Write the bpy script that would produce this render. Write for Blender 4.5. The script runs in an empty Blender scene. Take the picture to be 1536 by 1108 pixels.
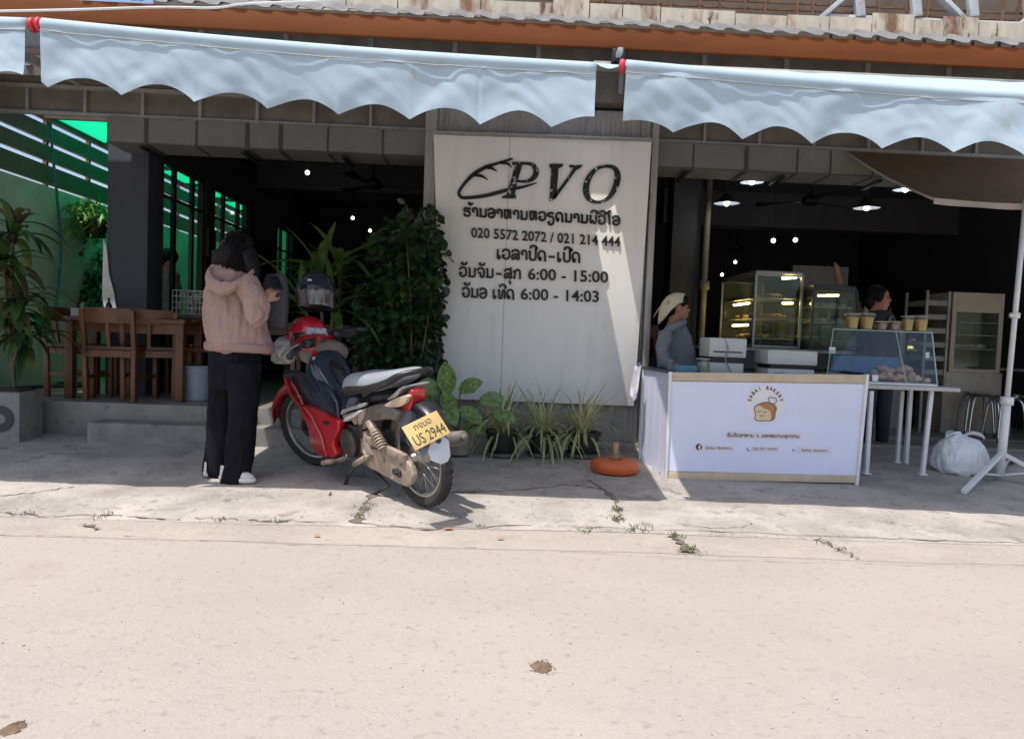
import bpy, bmesh, math, random
from mathutils import Vector as V, Matrix, noise
random.seed(7)
S = bpy.context.scene; C = S.collection
PI = math.pi
# ------------------------------------------------------------------ camera
F0, YAW, PIT, ROL, H = 1080.0, math.radians(1.65), math.radians(2.54), .038, 1.02
CAM = V((0, 0, H))
FV = V((math.sin(YAW)*math.cos(PIT), math.cos(YAW)*math.cos(PIT), -math.sin(PIT)))
R0 = V((math.cos(YAW), -math.sin(YAW), 0)); U0 = R0.cross(FV)
RV = (R0*math.cos(ROL)+U0*math.sin(ROL)).normalized(); UV = RV.cross(FV)
cd = bpy.data.cameras.new('camera'); co = bpy.data.objects.new('camera', cd); C.objects.link(co)
cd.sensor_width = 36; cd.lens = 36*F0/1536; cd.clip_start = .05; cd.clip_end = 500
co.matrix_world = Matrix(((RV.x, UV.x, -FV.x, 0), (RV.y, UV.y, -FV.y, 0), (RV.z, UV.z, -FV.z, H), (0, 0, 0, 1)))
S.camera = co
# ------------------------------------------------------------------ light
SUN = V((.27, .28, -1)).normalized()
w = bpy.data.worlds.new('World'); S.world = w; w.use_nodes = True
nt = w.node_tree; bg = nt.nodes['Background']
sk = nt.nodes.new('ShaderNodeTexSky'); sk.sky_type = 'NISHITA'; sk.sun_disc = False
sk.sun_elevation = math.asin(-SUN.z); sk.sun_rotation = math.atan2(-SUN.x, -SUN.y)
sk.air_density = 1.0; sk.dust_density = 3.0; sk.ozone_density = 1.0
nt.links.new(sk.outputs[0], bg.inputs[0]); bg.inputs[1].default_value = .15
sd = bpy.data.lights.new('sun', 'SUN'); sd.energy = 3.5; sd.angle = math.radians(.5); sd.color = (1, .95, .88)
so = bpy.data.objects.new('sun', sd); C.objects.link(so); so.rotation_euler = SUN.to_track_quat('-Z', 'Y').to_euler()
S.view_settings.view_transform = 'Standard'; S.view_settings.look = 'None'; S.view_settings.gamma = 1
S.view_settings.exposure = .48
S.cycles.max_bounces = 7; S.cycles.transparent_max_bounces = 12
try: S.cycles.use_denoising = True
except Exception: pass

# ------------------------------------------------------------------ picture point -> place in the world
def ray(px, py): return F0*FV+(px-768)*RV-(py-554)*UV
def W(px, py, Y): d = ray(px, py); return CAM+d*(Y/d.y)
def WX(px, py, x): d = ray(px, py); return CAM+d*(x/d.x)
def WZ(px, py, z): d = ray(px, py); return CAM+d*((z-H)/d.z)
PS = .035
def pz(Y): return .02+PS*(Y-4.2)
def G(px, py):
    d = ray(px, py); return CAM+d*((.02-PS*4.2-H)/(d.z-PS*d.y))
def rnd(a, b): return random.uniform(a, b)
def nz(p, s=1., o=0): return noise.noise(V((p[0]*s+o, p[1]*s+o*.7, p[2]*s)))

# ------------------------------------------------------------------ materials
def mat(name, col, rough=.6, metal=0., var=.12, vs=6., bump=0., bs=60., spots=None, coat=0., emit=None, trans=0., ior=1.45, alpha=1., streak=None, stretch=(1, 1, 1), spec=.5):
    m = bpy.data.materials.new(name); m.use_nodes = True; t = m.node_tree; b = t.nodes['Principled BSDF']; L = t.links.new
    b.inputs['Roughness'].default_value = rough; b.inputs['Metallic'].default_value = metal
    b.inputs['Specular IOR Level'].default_value = spec
    if coat: b.inputs['Coat Weight'].default_value = coat; b.inputs['Coat Roughness'].default_value = .08
    if trans: b.inputs['Transmission Weight'].default_value = trans; b.inputs['IOR'].default_value = ior
    b.inputs['Alpha'].default_value = alpha
    tc = t.nodes.new('ShaderNodeTexCoord'); mp = t.nodes.new('ShaderNodeMapping'); mp.inputs['Scale'].default_value = stretch
    L(tc.outputs['Object'], mp.inputs[0]); co_ = mp.outputs[0]
    def nzt(scale, det=5, rgh=.6):
        n = t.nodes.new('ShaderNodeTexNoise'); n.inputs['Scale'].default_value = scale; n.inputs['Detail'].default_value = det; n.inputs['Roughness'].default_value = rgh
        L(co_, n.inputs['Vector']); return n.outputs['Fac']
    def ramp(src, a, b_, ca=(0, 0, 0, 1), cb=(1, 1, 1, 1)):
        r = t.nodes.new('ShaderNodeValToRGB'); r.color_ramp.elements[0].position = a; r.color_ramp.elements[1].position = b_
        r.color_ramp.elements[0].color = ca; r.color_ramp.elements[1].color = cb; L(src, r.inputs[0]); return r.outputs[0]
    def mix(f, a, bcol):
        x = t.nodes.new('ShaderNodeMix'); x.data_type = 'RGBA'; L(f, x.inputs[0])
        if hasattr(a, 'is_output'): L(a, x.inputs[6])
        else: x.inputs[6].default_value = a
        if hasattr(bcol, 'is_output'): L(bcol, x.inputs[7])
        else: x.inputs[7].default_value = bcol
        return x.outputs[2]
    c = tuple(col)+(1,)
    out = None
    if var:
        lo = tuple(max(0, v*(1-var*1.6)) for v in col)+(1,); hi = tuple(min(1, v*(1+var)) for v in col)+(1,)
        out = ramp(nzt(vs), .3, .72, lo, hi)
    else: out = None
    for sp in (spots or []):
        f = ramp(nzt(sp[1], sp[4] if len(sp) > 4 else 6), sp[2], sp[3]); out = mix(f, out if out else c, tuple(sp[0])+(1,))
    if out: L(out, b.inputs['Base Color'])
    else: b.inputs['Base Color'].default_value = c
    if emit: b.inputs['Emission Color'].default_value = tuple(emit[0])+(1,); b.inputs['Emission Strength'].default_value = emit[1]
    if bump:
        bn = t.nodes.new('ShaderNodeBump'); bn.inputs['Strength'].default_value = min(1, bump); bn.inputs['Distance'].default_value = .01
        L(nzt(bs, 6, .65), bn.inputs['Height']); L(bn.outputs[0], b.inputs['Normal'])
    if rough and rough > .15:
        rr = t.nodes.new('ShaderNodeMapRange'); rr.inputs[3].default_value = max(.05, rough-.1); rr.inputs[4].default_value = min(1, rough+.1)
        L(nzt(vs*2.3), rr.inputs[0]); L(rr.outputs[0], b.inputs['Roughness'])
    return m
def glass(name, col=(.9, .95, .93), al=.035, rough=.05):
    m = bpy.data.materials.new(name); m.use_nodes = True; t = m.node_tree; t.nodes.clear(); L = t.links.new
    o = t.nodes.new('ShaderNodeOutputMaterial'); mx = t.nodes.new('ShaderNodeMixShader'); tr = t.nodes.new('ShaderNodeBsdfTransparent'); gl = t.nodes.new('ShaderNodeBsdfGlossy')
    lw = t.nodes.new('ShaderNodeLayerWeight'); lw.inputs[0].default_value = .5; fr = t.nodes.new('ShaderNodeMath'); fr.operation = 'POWER'; fr.inputs[1].default_value = 4.5; L(lw.outputs['Facing'], fr.inputs[0])
    ad = t.nodes.new('ShaderNodeMath'); ad.operation = 'MAXIMUM'; ad.inputs[1].default_value = al; L(fr.outputs[0], ad.inputs[0])
    tr.inputs[0].default_value = tuple(col)+(1,); gl.inputs[0].default_value = (.95, .95, .95, 1); gl.inputs[1].default_value = rough
    L(ad.outputs[0], mx.inputs[0]); L(tr.outputs[0], mx.inputs[1]); L(gl.outputs[0], mx.inputs[2]); L(mx.outputs[0], o.inputs[0]); return m
def leafmat(name, c1, c2, rough=.45, tl=.25, nsc=9):
    # leaf colour varies from clump to clump; a little light comes through
    m = bpy.data.materials.new(name); m.use_nodes = True; t = m.node_tree; L = t.links.new; b = t.nodes['Principled BSDF']; o = t.nodes['Material Output']
    tc = t.nodes.new('ShaderNodeTexCoord'); n = t.nodes.new('ShaderNodeTexNoise'); n.inputs['Scale'].default_value = nsc; n.inputs['Detail'].default_value = 4
    L(tc.outputs['Object'], n.inputs['Vector']); r = t.nodes.new('ShaderNodeValToRGB'); r.color_ramp.elements[0].position = .32; r.color_ramp.elements[1].position = .68
    r.color_ramp.elements[0].color = tuple(c1)+(1,); r.color_ramp.elements[1].color = tuple(c2)+(1,); L(n.outputs['Fac'], r.inputs[0])
    L(r.outputs[0], b.inputs['Base Color']); b.inputs['Roughness'].default_value = rough
    tr = t.nodes.new('ShaderNodeBsdfTranslucent'); L(r.outputs[0], tr.inputs[0]); mx = t.nodes.new('ShaderNodeMixShader'); mx.inputs[0].default_value = tl
    L(b.outputs[0], mx.inputs[1]); L(tr.outputs[0], mx.inputs[2]); L(mx.outputs[0], o.inputs[0]); return m

# ------------------------------------------------------------------ mesh building
BASE = {}
def fr(o): return BASE.get(o.name, V((0, 0, 0))) if o else V((0, 0, 0))
class MB:
    def __init__(s): s.v = []; s.f = []; s.m = []
    def add(s, vs, fs, m=0):
        n = len(s.v); s.v += [V(p) for p in vs]
        for f in fs: s.f.append([i+n for i in f]); s.m.append(m)
        return s
    def box(s, c, sz, rot=None, m=0):
        x, y, z = sz[0]/2, sz[1]/2, sz[2]/2
        P = [V((a*x, b*y, d*z)) for d in (-1, 1) for a, b in ((-1, -1), (1, -1), (1, 1), (-1, 1))]
        if rot is not None: P = [rot @ p for p in P]
        return s.add([V(c)+p for p in P], [(0, 3, 2, 1), (4, 5, 6, 7), (0, 1, 5, 4), (1, 2, 6, 5), (2, 3, 7, 6), (3, 0, 4, 7)], m)
    def bb(s, x0, x1, y0, y1, z0, z1, m=0): return s.box(((x0+x1)/2, (y0+y1)/2, (z0+z1)/2), (abs(x1-x0), abs(y1-y0), abs(z1-z0)), None, m)
    def bar(s, a, b, w_, h_, up=(0, 0, 1), m=0):
        a, b = V(a), V(b); d = (b-a); L = d.length; d.normalize(); u = V(up)
        if abs(d.dot(u)) > .98: u = V((0, 1, 0))
        r = d.cross(u).normalized(); u = r.cross(d)
        return s.box((a+b)/2, (w_, L, h_), Matrix((r, d, u)).transposed(), m)
    def loft(s, rings, m=0, caps=True, closed=True):
        n = len(rings[0]); base = len(s.v); vs = [p for r in rings for p in r]; fs = []
        for i in range(len(rings)-1):
            for j in range(n if closed else n-1):
                k = (j+1) % n; fs.append((i*n+j, i*n+k, (i+1)*n+k, (i+1)*n+j))
        if caps and closed: fs.append(tuple(range(n-1, -1, -1))); fs.append(tuple((len(rings)-1)*n+j for j in range(n)))
        return s.add(vs, fs, m)
    def tube(s, pts, r, n=8, m=0, closed=False, caps=True):
        pts = [V(p) for p in pts]; N = len(pts); rs = r if isinstance(r, (list, tuple)) else [r]*N
        rings = []; prev = None
        for i in range(N):
            if closed: d = pts[(i+1) % N]-pts[i-1]
            else: d = pts[min(i+1, N-1)]-pts[max(i-1, 0)]
            d.normalize()
            if prev is None: u = d.orthogonal().normalized()
            else:
                u = prev-d*prev.dot(d); u = u.normalized() if u.length > 1e-6 else d.orthogonal().normalized()
            prev = u; q = d.cross(u)
            rings.append([pts[i]+(u*math.cos(2*PI*k/n)+q*math.sin(2*PI*k/n))*rs[i] for k in range(n)])
        if closed:
            base = len(s.v); vs = [p for r_ in rings for p in r_]
            fs = [(i*n+j, i*n+(j+1) % n, ((i+1) % N)*n+(j+1) % n, ((i+1) % N)*n+j) for i in range(N) for j in range(n)]
            return s.add(vs, fs, m)
        return s.loft(rings, m, caps)
    def lathe(s, prof, c, ax=(0, 0, 1), n=24, m=0, caps=False, arc=2*PI, ref=None):
        c, ax = V(c), V(ax).normalized(); u = V(ref).normalized() if ref else ax.orthogonal().normalized(); q = ax.cross(u); full = abs(arc-2*PI) < 1e-6
        K = n if full else n+1
        rings = [[c+ax*z+(u*math.cos(arc*k/n)+q*math.sin(arc*k/n))*r for k in range(K)] for r, z in prof]
        return s.loft(rings, m, caps, full)
    def prism(s, poly, thick, m=0):
        # poly: 3D outline; thick: vector to the back face
        t = V(thick); n = len(poly); poly = [V(p) for p in poly]
        vs = poly+[p+t for p in poly]; fs = [tuple(range(n)), tuple(range(2*n-1, n-1, -1))]+[(i, i+n, (i+1) % n+n, (i+1) % n) for i in range(n)]
        return s.add(vs, fs, m)
    def ell(s, c, r, n=16, k=10, rot=None, m=0):
        rings = []
        for i in range(k+1):
            a = -PI/2+PI*i/k; rr = max(.02, math.cos(a))
            ring = [V((r[0]*rr*math.cos(2*PI*j/n), r[1]*rr*math.sin(2*PI*j/n), r[2]*math.sin(a))) for j in range(n)]
            rings.append([V(c)+(rot @ p if rot is not None else p) for p in ring])
        return s.loft(rings, m)
    def grid(s, nu, nv, fn, m=0):
        vs = [fn(i/nu, j/nv) for j in range(nv+1) for i in range(nu+1)]
        return s.add(vs, [(j*(nu+1)+i, j*(nu+1)+i+1, (j+1)*(nu+1)+i+1, (j+1)*(nu+1)+i) for j in range(nv) for i in range(nu)], m)
    def leaf(s, p, d, L, wd, droop=.5, seg=4, m=0, side=None, fold=.25, prof=None):
        p = V(p); d = V(d).normalized(); up = V((0, 0, 1)); r = side if side is not None else d.cross(up)
        r = V(r); r = r.normalized() if r.length > 1e-4 else V((1, 0, 0)); vs = []; cur = p.copy()
        for i in range(seg+1):
            t = i/seg; ww = wd*(prof(t) if prof else (math.sin(PI*min(1, .08+t*.92))**.8))*.5
            nrm = r.cross(d).normalized()
            vs += [cur-r*ww+nrm*ww*fold, cur, cur+r*ww+nrm*ww*fold]
            d = (d+V((0, 0, -droop/seg))).normalized(); r = (r-d*r.dot(d)).normalized(); cur = cur+d*(L/seg)
        fs = []
        for i in range(seg): a = i*3; fs += [(a, a+1, a+4, a+3), (a+1, a+2, a+5, a+4)]
        return s.add(vs, fs, m)
    def ribbon(s, pts, plane, thick, m=0, closed=False):
        # pts: (x, y, width) in the plane's own units; plane(x, y) -> world
        n = len(pts); a = []; b = []
        for i in range(n):
            if closed: q0, q1 = pts[i-1], pts[(i+1) % n]
            else: q0, q1 = pts[max(0, i-1)], pts[min(n-1, i+1)]
            dx, dy = q1[0]-q0[0], q1[1]-q0[1]; l = math.hypot(dx, dy) or 1; nx, ny = -dy/l, dx/l; h_ = pts[i][2]/2
            a.append(plane(pts[i][0]+nx*h_, pts[i][1]+ny*h_)); b.append(plane(pts[i][0]-nx*h_, pts[i][1]-ny*h_))
        t = V(thick); rings = [[a[i], b[i], b[i]+t, a[i]+t] for i in range(n)]
        if closed:
            vs = [p for r_ in rings for p in r_]; fs = [(i*4+j, i*4+(j+1) % 4, ((i+1) % n)*4+(j+1) % 4, ((i+1) % n)*4+j) for i in range(n) for j in range(4)]
            return s.add(vs, fs, m)
        return s.loft(rings, m)
    def build(s, name, mats, parent=None, smooth=False, bevel=0, local=False, label=None, seg=2, fixn=True):
        me = bpy.data.meshes.new(name); off = V((0, 0, 0)) if local else fr(parent)
        me.from_pydata([tuple(p-off) for p in s.v], [], s.f)
        for m_ in (mats if isinstance(mats, (list, tuple)) else [mats]): me.materials.append(m_)
        me.polygons.foreach_set('material_index', s.m)
        if fixn or bevel:
            bm = bmesh.new(); bm.from_mesh(me)
            if fixn: bmesh.ops.recalc_face_normals(bm, faces=bm.faces[:])
            if bevel:
                es = [e for e in bm.edges if len(e.link_faces) == 2 and e.calc_face_angle(0) > .6]
                if es: bmesh.ops.bevel(bm, geom=es, offset=bevel, segments=seg, affect='EDGES', profile=.6, clamp_overlap=True)
            bm.to_mesh(me); bm.free()
        if smooth is True or bevel: me.shade_smooth()
        if smooth == 'auto' or bevel: me.shade_smooth(); me.set_sharp_from_angle(angle=math.radians(38))
        o = bpy.data.objects.new(name, me); C.objects.link(o)
        if parent: o.parent = parent; BASE[o.name] = off
        if label: o['label'] = label
        return o
def cr(pts, k=6, closed=False):
    # Catmull-Rom through points of any dimension
    n = len(pts); out = []
    for i in range(n if closed else n-1):
        if closed: p = [pts[(i+j-1) % n] for j in range(4)]
        else: p = [pts[max(0, i-1)], pts[i], pts[i+1], pts[min(n-1, i+2)]]
        for s_ in range(k):
            t = s_/k; out.append(tuple(.5*(2*b+(c-a)*t+(2*a-5*b+4*c-d)*t*t+(3*b-a-3*c+d)*t**3) for a, b, c, d in zip(*p)))
    if not closed: out.append(tuple(pts[-1]))
    return out
def thing(name, label, cat, loc, group=None, rot=None):
    o = bpy.data.objects.new(name, None); C.objects.link(o); o.location = loc; o.empty_display_size = .1
    BASE[o.name] = V(loc); o['label'] = label; o['category'] = cat
    if group: o['group'] = group
    return o
def tag(o, label, cat, group=None):
    o['label'] = label; o['category'] = cat
    if group: o['group'] = group
    return o
def struct(o, kind='structure'): o['kind'] = kind; return o
def dup(root, loc, label, rotz=None, group=None):
    r = root.copy(); C.objects.link(r); r.location = loc; r['label'] = label
    if rotz is not None: r.rotation_euler = (0, 0, rotz)
    if group: r['group'] = group
    for ch in root.children:
        c = ch.copy(); C.objects.link(c); c.parent = r
        for g in ch.children: d = g.copy(); C.objects.link(d); d.parent = c
    return r
def remesh(o, vox, it=4, fac=.5):
    # melt the overlapping shapes of one mesh into a single continuous surface
    md = o.modifiers.new('r', 'REMESH'); md.mode = 'VOXEL'; md.voxel_size = vox; md.use_smooth_shade = True
    s2 = o.modifiers.new('s', 'SMOOTH'); s2.iterations = it; s2.factor = fac
    dg = bpy.context.evaluated_depsgraph_get(); me = bpy.data.meshes.new_from_object(o.evaluated_get(dg), depsgraph=dg)
    ms = list(o.data.materials); o.modifiers.clear(); o.data = me; me.materials.clear()
    for m_ in ms: me.materials.append(m_)
    me.shade_smooth(); return o
def wrinkle(o, amp, sc, stretch=(1, 1, 1), off=0):
    me = o.data; ns = [v.normal.copy() for v in me.vertices]
    for v, n in zip(me.vertices, ns):
        p = V((v.co.x*stretch[0], v.co.y*stretch[1], v.co.z*stretch[2])); k = noise.fractal(p*sc+V((off, off, off)), .8, 2.1, 3)
        v.co += n*amp*k
    return o
def text2d(body, size=1., bold=0., shear=0.):
    c = bpy.data.curves.new('t', 'FONT'); c.body = body; c.size = size; c.offset = bold; c.shear = shear; c.resolution_u = 3
    o = bpy.data.objects.new('t', c); C.objects.link(o); dg = bpy.context.evaluated_depsgraph_get(); dg.update()
    me = bpy.data.meshes.new_from_object(o.evaluated_get(dg), depsgraph=dg)
    vs = [(v.co.x, v.co.y) for v in me.vertices]; fs = [tuple(p.vertices) for p in me.polygons]
    bpy.data.objects.remove(o); bpy.data.curves.remove(c); bpy.data.meshes.remove(me); return vs, fs
def put_text(mb, body, a, b, hgt, plane, lift, m=0, bold=0., shear=0.):
    # text between two picture points of its baseline, letters hgt high, on a plane; lift is the raised letters' thickness
    vs, fs = text2d(body, 1., bold, shear)
    if not vs: return
    x0 = min(v[0] for v in vs); x1 = max(v[0] for v in vs); h_ = .72
    ex = ((b[0]-a[0])/(x1-x0), (b[1]-a[1])/(x1-x0))
    n = len(vs); P0 = [plane(a[0]+(x-x0)*ex[0], a[1]+(x-x0)*ex[1]-y*hgt/h_) for x, y in vs]
    t = V(lift); front = [p+t for p in P0]
    ed = {}
    for f in fs:
        for i in range(len(f)): e = (f[i], f[(i+1) % len(f)]); ed[e] = 1
    bd = [e for e in ed if (e[1], e[0]) not in ed]
    mb.add(front+P0, [tuple(f) for f in fs]+[(i, j, j+n, i+n) for i, j in bd], m)
# ------------------------------------------------------------------ palette
M_road = mat('road concrete', (.362, .323, .286), .88, var=.06, vs=.7, bump=.5, bs=75, spots=[((.375, .335, .296), 1.7, .5, .8), ((.315, .276, .246), 2.6, .58, .85), ((.345, .28, .24), .8, .6, .8), ((.26, .225, .195), 26, .56, .74, 8), ((.39, .35, .312), 44, .54, .74, 8), ((.15, .128, .11), 80, .66, .74, 8), ((.22, .19, .165), 150, .6, .7, 8)], stretch=(.9, 1.1, 1))
M_gut = mat('gutter concrete', (.365, .325, .288), .88, var=.10, vs=1.6, bump=.45, bs=60, spots=[((.30, .26, .225), 5, .54, .74, 8), ((.40, .36, .32), 2.4, .52, .8), ((.25, .215, .185), 30, .58, .72, 8), ((.14, .12, .1), 80, .66, .73, 8), ((.42, .38, .34), 46, .56, .72, 8)], stretch=(.8, 1.2, 1))
M_pav = mat('pavement concrete', (.40, .366, .334), .82, var=.2, vs=2.2, bump=.45, bs=46, spots=[((.46, .42, .38), 3.5, .5, .72), ((.25, .228, .21), 2.4, .53, .75), ((.17, .157, .146), 7, .56, .72, 9), ((.10, .092, .084), 38, .60, .70, 9), ((.50, .455, .41), 70, .60, .70, 9), ((.09, .083, .076), 120, .64, .70, 9)])
M_crack = mat('crack dirt', (.17, .14, .115), .95, var=.3, vs=20)
M_floor = mat('worn floor tiles', (.24, .225, .20), .45, var=.2, vs=4, bump=.1, spots=[((.12, .11, .10), 8, .58, .72)])
M_step = mat('step concrete', (.27, .25, .225), .75, var=.2, vs=5, bump=.25, spots=[((.14, .13, .12), 6, .55, .72)])
M_slate = mat('slate blue paint', (.055, .062, .082), .6, var=.08, vs=3, bump=.04)
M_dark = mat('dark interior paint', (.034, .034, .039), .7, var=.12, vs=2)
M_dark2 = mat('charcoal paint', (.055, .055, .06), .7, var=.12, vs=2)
M_black = mat('black paint', (.012, .012, .013), .45, var=.15)
M_beam = mat('header board', (.17, .15, .125), .7, var=.2, vs=5, spots=[((.09, .08, .07), 4, .55, .75)])
M_steel = mat('grey steel', (.30, .295, .28), .5, var=.15, vs=8)
M_soff = mat('soffit board', (.175, .178, .165), .65, var=.1, vs=4, bump=.05, spots=[((.12, .118, .108), 3, .58, .8)])
M_orange = mat('orange fascia paint', (.165, .047, .011), .7, spec=.2, var=.1, vs=2.5, spots=[((.12, .035, .009), 3, .55, .75)], stretch=(.6, 1, 3))
M_zinc = mat('corrugated zinc', (.20, .20, .205), .5, .2, var=.14, vs=5, spots=[((.22, .15, .11), 5, .6, .75)])
M_rust = mat('rusty beige sheet', (.52, .47, .38), .65, var=.15, vs=5, spots=[((.20, .10, .055), 3.2, .52, .66), ((.1, .055, .035), 7, .6, .68)], stretch=(1.4, 1, .5))
M_truss = mat('weathered truss paint', (.50, .54, .56), .6, var=.14, vs=7, spots=[((.28, .14, .08), 5, .58, .7)])
M_white = mat('white paint', (.74, .74, .72), .5, var=.06, vs=6, spots=[((.5, .47, .42), 7, .64, .78)])
M_sign = mat('sign board paint', (.88, .865, .84), .55, var=.03, vs=1.6, bump=.03, bs=20, spots=[((.78, .765, .74), 3.0, .5, .8), ((.70, .68, .65), 6, .60, .85), ((.45, .42, .39), 30, .72, .77)], stretch=(2.4, 1, .4))
M_clad = mat('cladding sheet', (.42, .41, .40), .45, .25, var=.12, vs=5, spots=[((.25, .19, .15), 6, .6, .75)], stretch=(3, 1, .5))
M_green = mat('green wall paint', (.52, .58, .47), .7, var=.12, vs=3, bump=.08, spots=[((.36, .40, .31), 2.2, .55, .75), ((.5, .56, .46), 5, .6, .75)])
M_brownslat = mat('brown slat', (.13, .085, .06), .6, var=.15, vs=6)
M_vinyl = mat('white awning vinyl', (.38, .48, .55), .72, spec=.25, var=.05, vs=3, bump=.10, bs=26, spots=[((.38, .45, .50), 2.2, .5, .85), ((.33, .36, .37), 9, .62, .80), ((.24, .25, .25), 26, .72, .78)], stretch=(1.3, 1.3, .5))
M_red = mat('red end cap', (.55, .03, .05), .5)
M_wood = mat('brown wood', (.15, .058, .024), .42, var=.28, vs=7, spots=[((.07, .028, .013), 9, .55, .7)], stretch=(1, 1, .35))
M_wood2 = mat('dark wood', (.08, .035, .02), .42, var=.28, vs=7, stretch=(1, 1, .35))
M_glass = glass('clear glass'); M_dglass = glass('tinted glass', (.84, .90, .87), .03)
M_hose = mat('blue hose', (.04, .17, .21), .5)
M_chrome = mat('bright steel', (.55, .55, .54), .22, 1., var=.08)
M_gtrans = bpy.data.materials.new('green roof sheet'); M_gtrans.use_nodes = True
t = M_gtrans.node_tree; t.nodes.clear(); o_ = t.nodes.new('ShaderNodeOutputMaterial'); tb = t.nodes.new('ShaderNodeBsdfTranslucent'); df = t.nodes.new('ShaderNodeBsdfDiffuse'); mx = t.nodes.new('ShaderNodeMixShader')
tb.inputs[0].default_value = (.008, .50, .235, 1); df.inputs[0].default_value = (.01, .33, .15, 1); mx.inputs[0].default_value = .15
t.links.new(tb.outputs[0], mx.inputs[1]); t.links.new(df.outputs[0], mx.inputs[2]); t.links.new(mx.outputs[0], o_.inputs[0])

# ------------------------------------------------------------------ ground
b = MB(); xs = 40
b.grid(60, 60, lambda u, v: V((-70+140*u, -70+140*v, 0)))
struct(b.build('road', M_road))
b = MB()
def gedge(x, o): return .05*nz((x*.7, o, 0), 1)+.025*nz((x*3, o, 3), 1)
b.grid(80, 4, lambda u, v: V((-8+16*u, 3.42+gedge(-8+16*u, 1)*.6+(.36+.05*nz((u*9, 2, 2)))*v, .0015+.0075*v)))
struct(b.build('gutter_strip', M_gut, smooth=True))
b = MB()
def pave(u, v):
    x = -8+16*u; y0 = 3.74+gedge(x, 5)+(.08*max(0, -x-.5) if x < -.5 else 0)*-.4; y = y0+(7.4-y0)*v
    return V((x, y, pz(y)+.006+.008*nz((x, y, 0), 1.3)*min(1, v*8)))
b.grid(120, 50, pave)
struct(b.build('pavement', M_pav, smooth=True))
# cracks: irregular thin beds of dirt lying in the joints
def crack(pts, wd, name='pavement_crack', zf=None, jit=.02, step=7, gap=None):
    pp = cr(pts, step); b = MB(); L = []; R = []
    for i, p in enumerate(pp):
        q0 = pp[max(0, i-1)]; q1 = pp[min(len(pp)-1, i+1)]; d = V((q1[0]-q0[0], q1[1]-q0[1], 0)); d.normalize(); n = V((-d.y, d.x, 0)); c = V((p[0], p[1], 0))+n*rnd(-jit, jit)
        ww = wd*max(.06, rnd(.25, 1.1)) if rnd(0, 1) > .12 else wd*2.2
        z = (zf(c.y) if zf else pz(c.y)+.009+.008*nz((c.x, c.y, 0), 1.3))
        L.append(c+n*ww/2+V((0, 0, z))); R.append(c-n*ww/2+V((0, 0, z)))
    n = len(L); b.add(L+R, [(i, i+1, n+i+1, n+i) for i in range(n-1) if gap is None or nz((i*.31, wd*900, 2), 1) < gap]); struct(b.build(name, M_crack))
gp = lambda *pp: [(G(*p).x, G(*p).y) for p in pp]
zp = lambda *pp: [(WZ(p[0], p[1], 0).x, WZ(p[0], p[1], 0).y) for p in pp]
zg = lambda y: .0125
crack(gp((0, 768), (60, 776), (150, 774), (240, 781), (330, 779), (400, 783), (520, 785), (640, 795), (800, 790), (960, 796)), .011, zf=lambda y: .0150, gap=.22, step=9)
crack(gp((960, 796), (1100, 800), (1250, 806), (1400, 812), (1536, 815)), .008, zf=lambda y: .0150)
crack(zp((0, 803), (200, 806), (420, 816), (760, 823), (1030, 838), (1300, 846), (1536, 851)), .0028, 'gutter_crack', lambda y: .0042, .012, 14, .12)
crack(gp((640, 742), (760, 738), (850, 728), (890, 732), (915, 740), (925, 756)), .016)
crack(gp((885, 720), (905, 735), (925, 756), (928, 785)), .02)
crack(gp((556, 742), (548, 762), (535, 785)), .03)
crack(gp((1005, 802), (1020, 815), (1035, 832)), .045, zf=lambda y: .0125)
crack(gp((1225, 810), (1255, 825), (1287, 842)), .013, zf=lambda y: .0125)
crack(gp((120, 790), (150, 796)), .022, zf=lambda y: .0125)
crack(gp((0, 745), (60, 738), (110, 731)), .008); crack(gp((1040, 790), (1090, 795), (1130, 788)), .008)
# grass growing in the joints
b = MB()
for (px, py, n, s) in [(550, 762, 34, .03), (541, 776, 26, .025), (926, 766, 60, .022), (928, 780, 50, .02), (1012, 806, 50, .028), (1036, 832, 44, .028), (1240, 818, 22, .024), (1262, 828, 16, .02), (40, 772, 14, .03), (150, 776, 25, .03), (330, 781, 16, .02), (420, 784, 14, .02), (880, 797, 26, .03), (950, 797, 26, .03), (970, 795, 20, .03), (720, 792, 12, .02)]:
    g = G(px, py)
    for k in range(n):
        p = V((g.x+random.gauss(0, s), g.y+random.gauss(0, s*1.2), .012)); p.z = max(.012, pz(p.y)+.008)
        b.leaf(p, (rnd(-.8, .8), rnd(-.8, .8), 1), rnd(.010, .028), rnd(.004, .010), rnd(.2, 1.1), 2)
struct(b.build('grass', leafmat('joint grass', (.05, .09, .025), (.16, .2, .06))), 'stuff')
def litter(name, label, cat, px, py, r, m, n=14, hz=.01, grp=None):
    g = WZ(px, py, .0) if py > 800 else G(px, py); b = MB()
    for k in range(n):
        a = rnd(0, 2*PI); q = abs(random.gauss(0, .45))*r; s = rnd(.25, .6)*r*.45
        b.ell((g.x+q*math.cos(a), g.y+q*math.sin(a)*1.2, (pz(g.y)+.014 if py <= 800 else .004)+hz*.3), (s, s*rnd(.6, 1.2), hz*rnd(.5, 1)), 7, 4)
    return tag(b.build(name, m, None, True), label, cat, grp)
M_mud = mat('dry mud', (.17, .115, .075), .95, var=.3, vs=40, bump=.5, bs=120)
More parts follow.
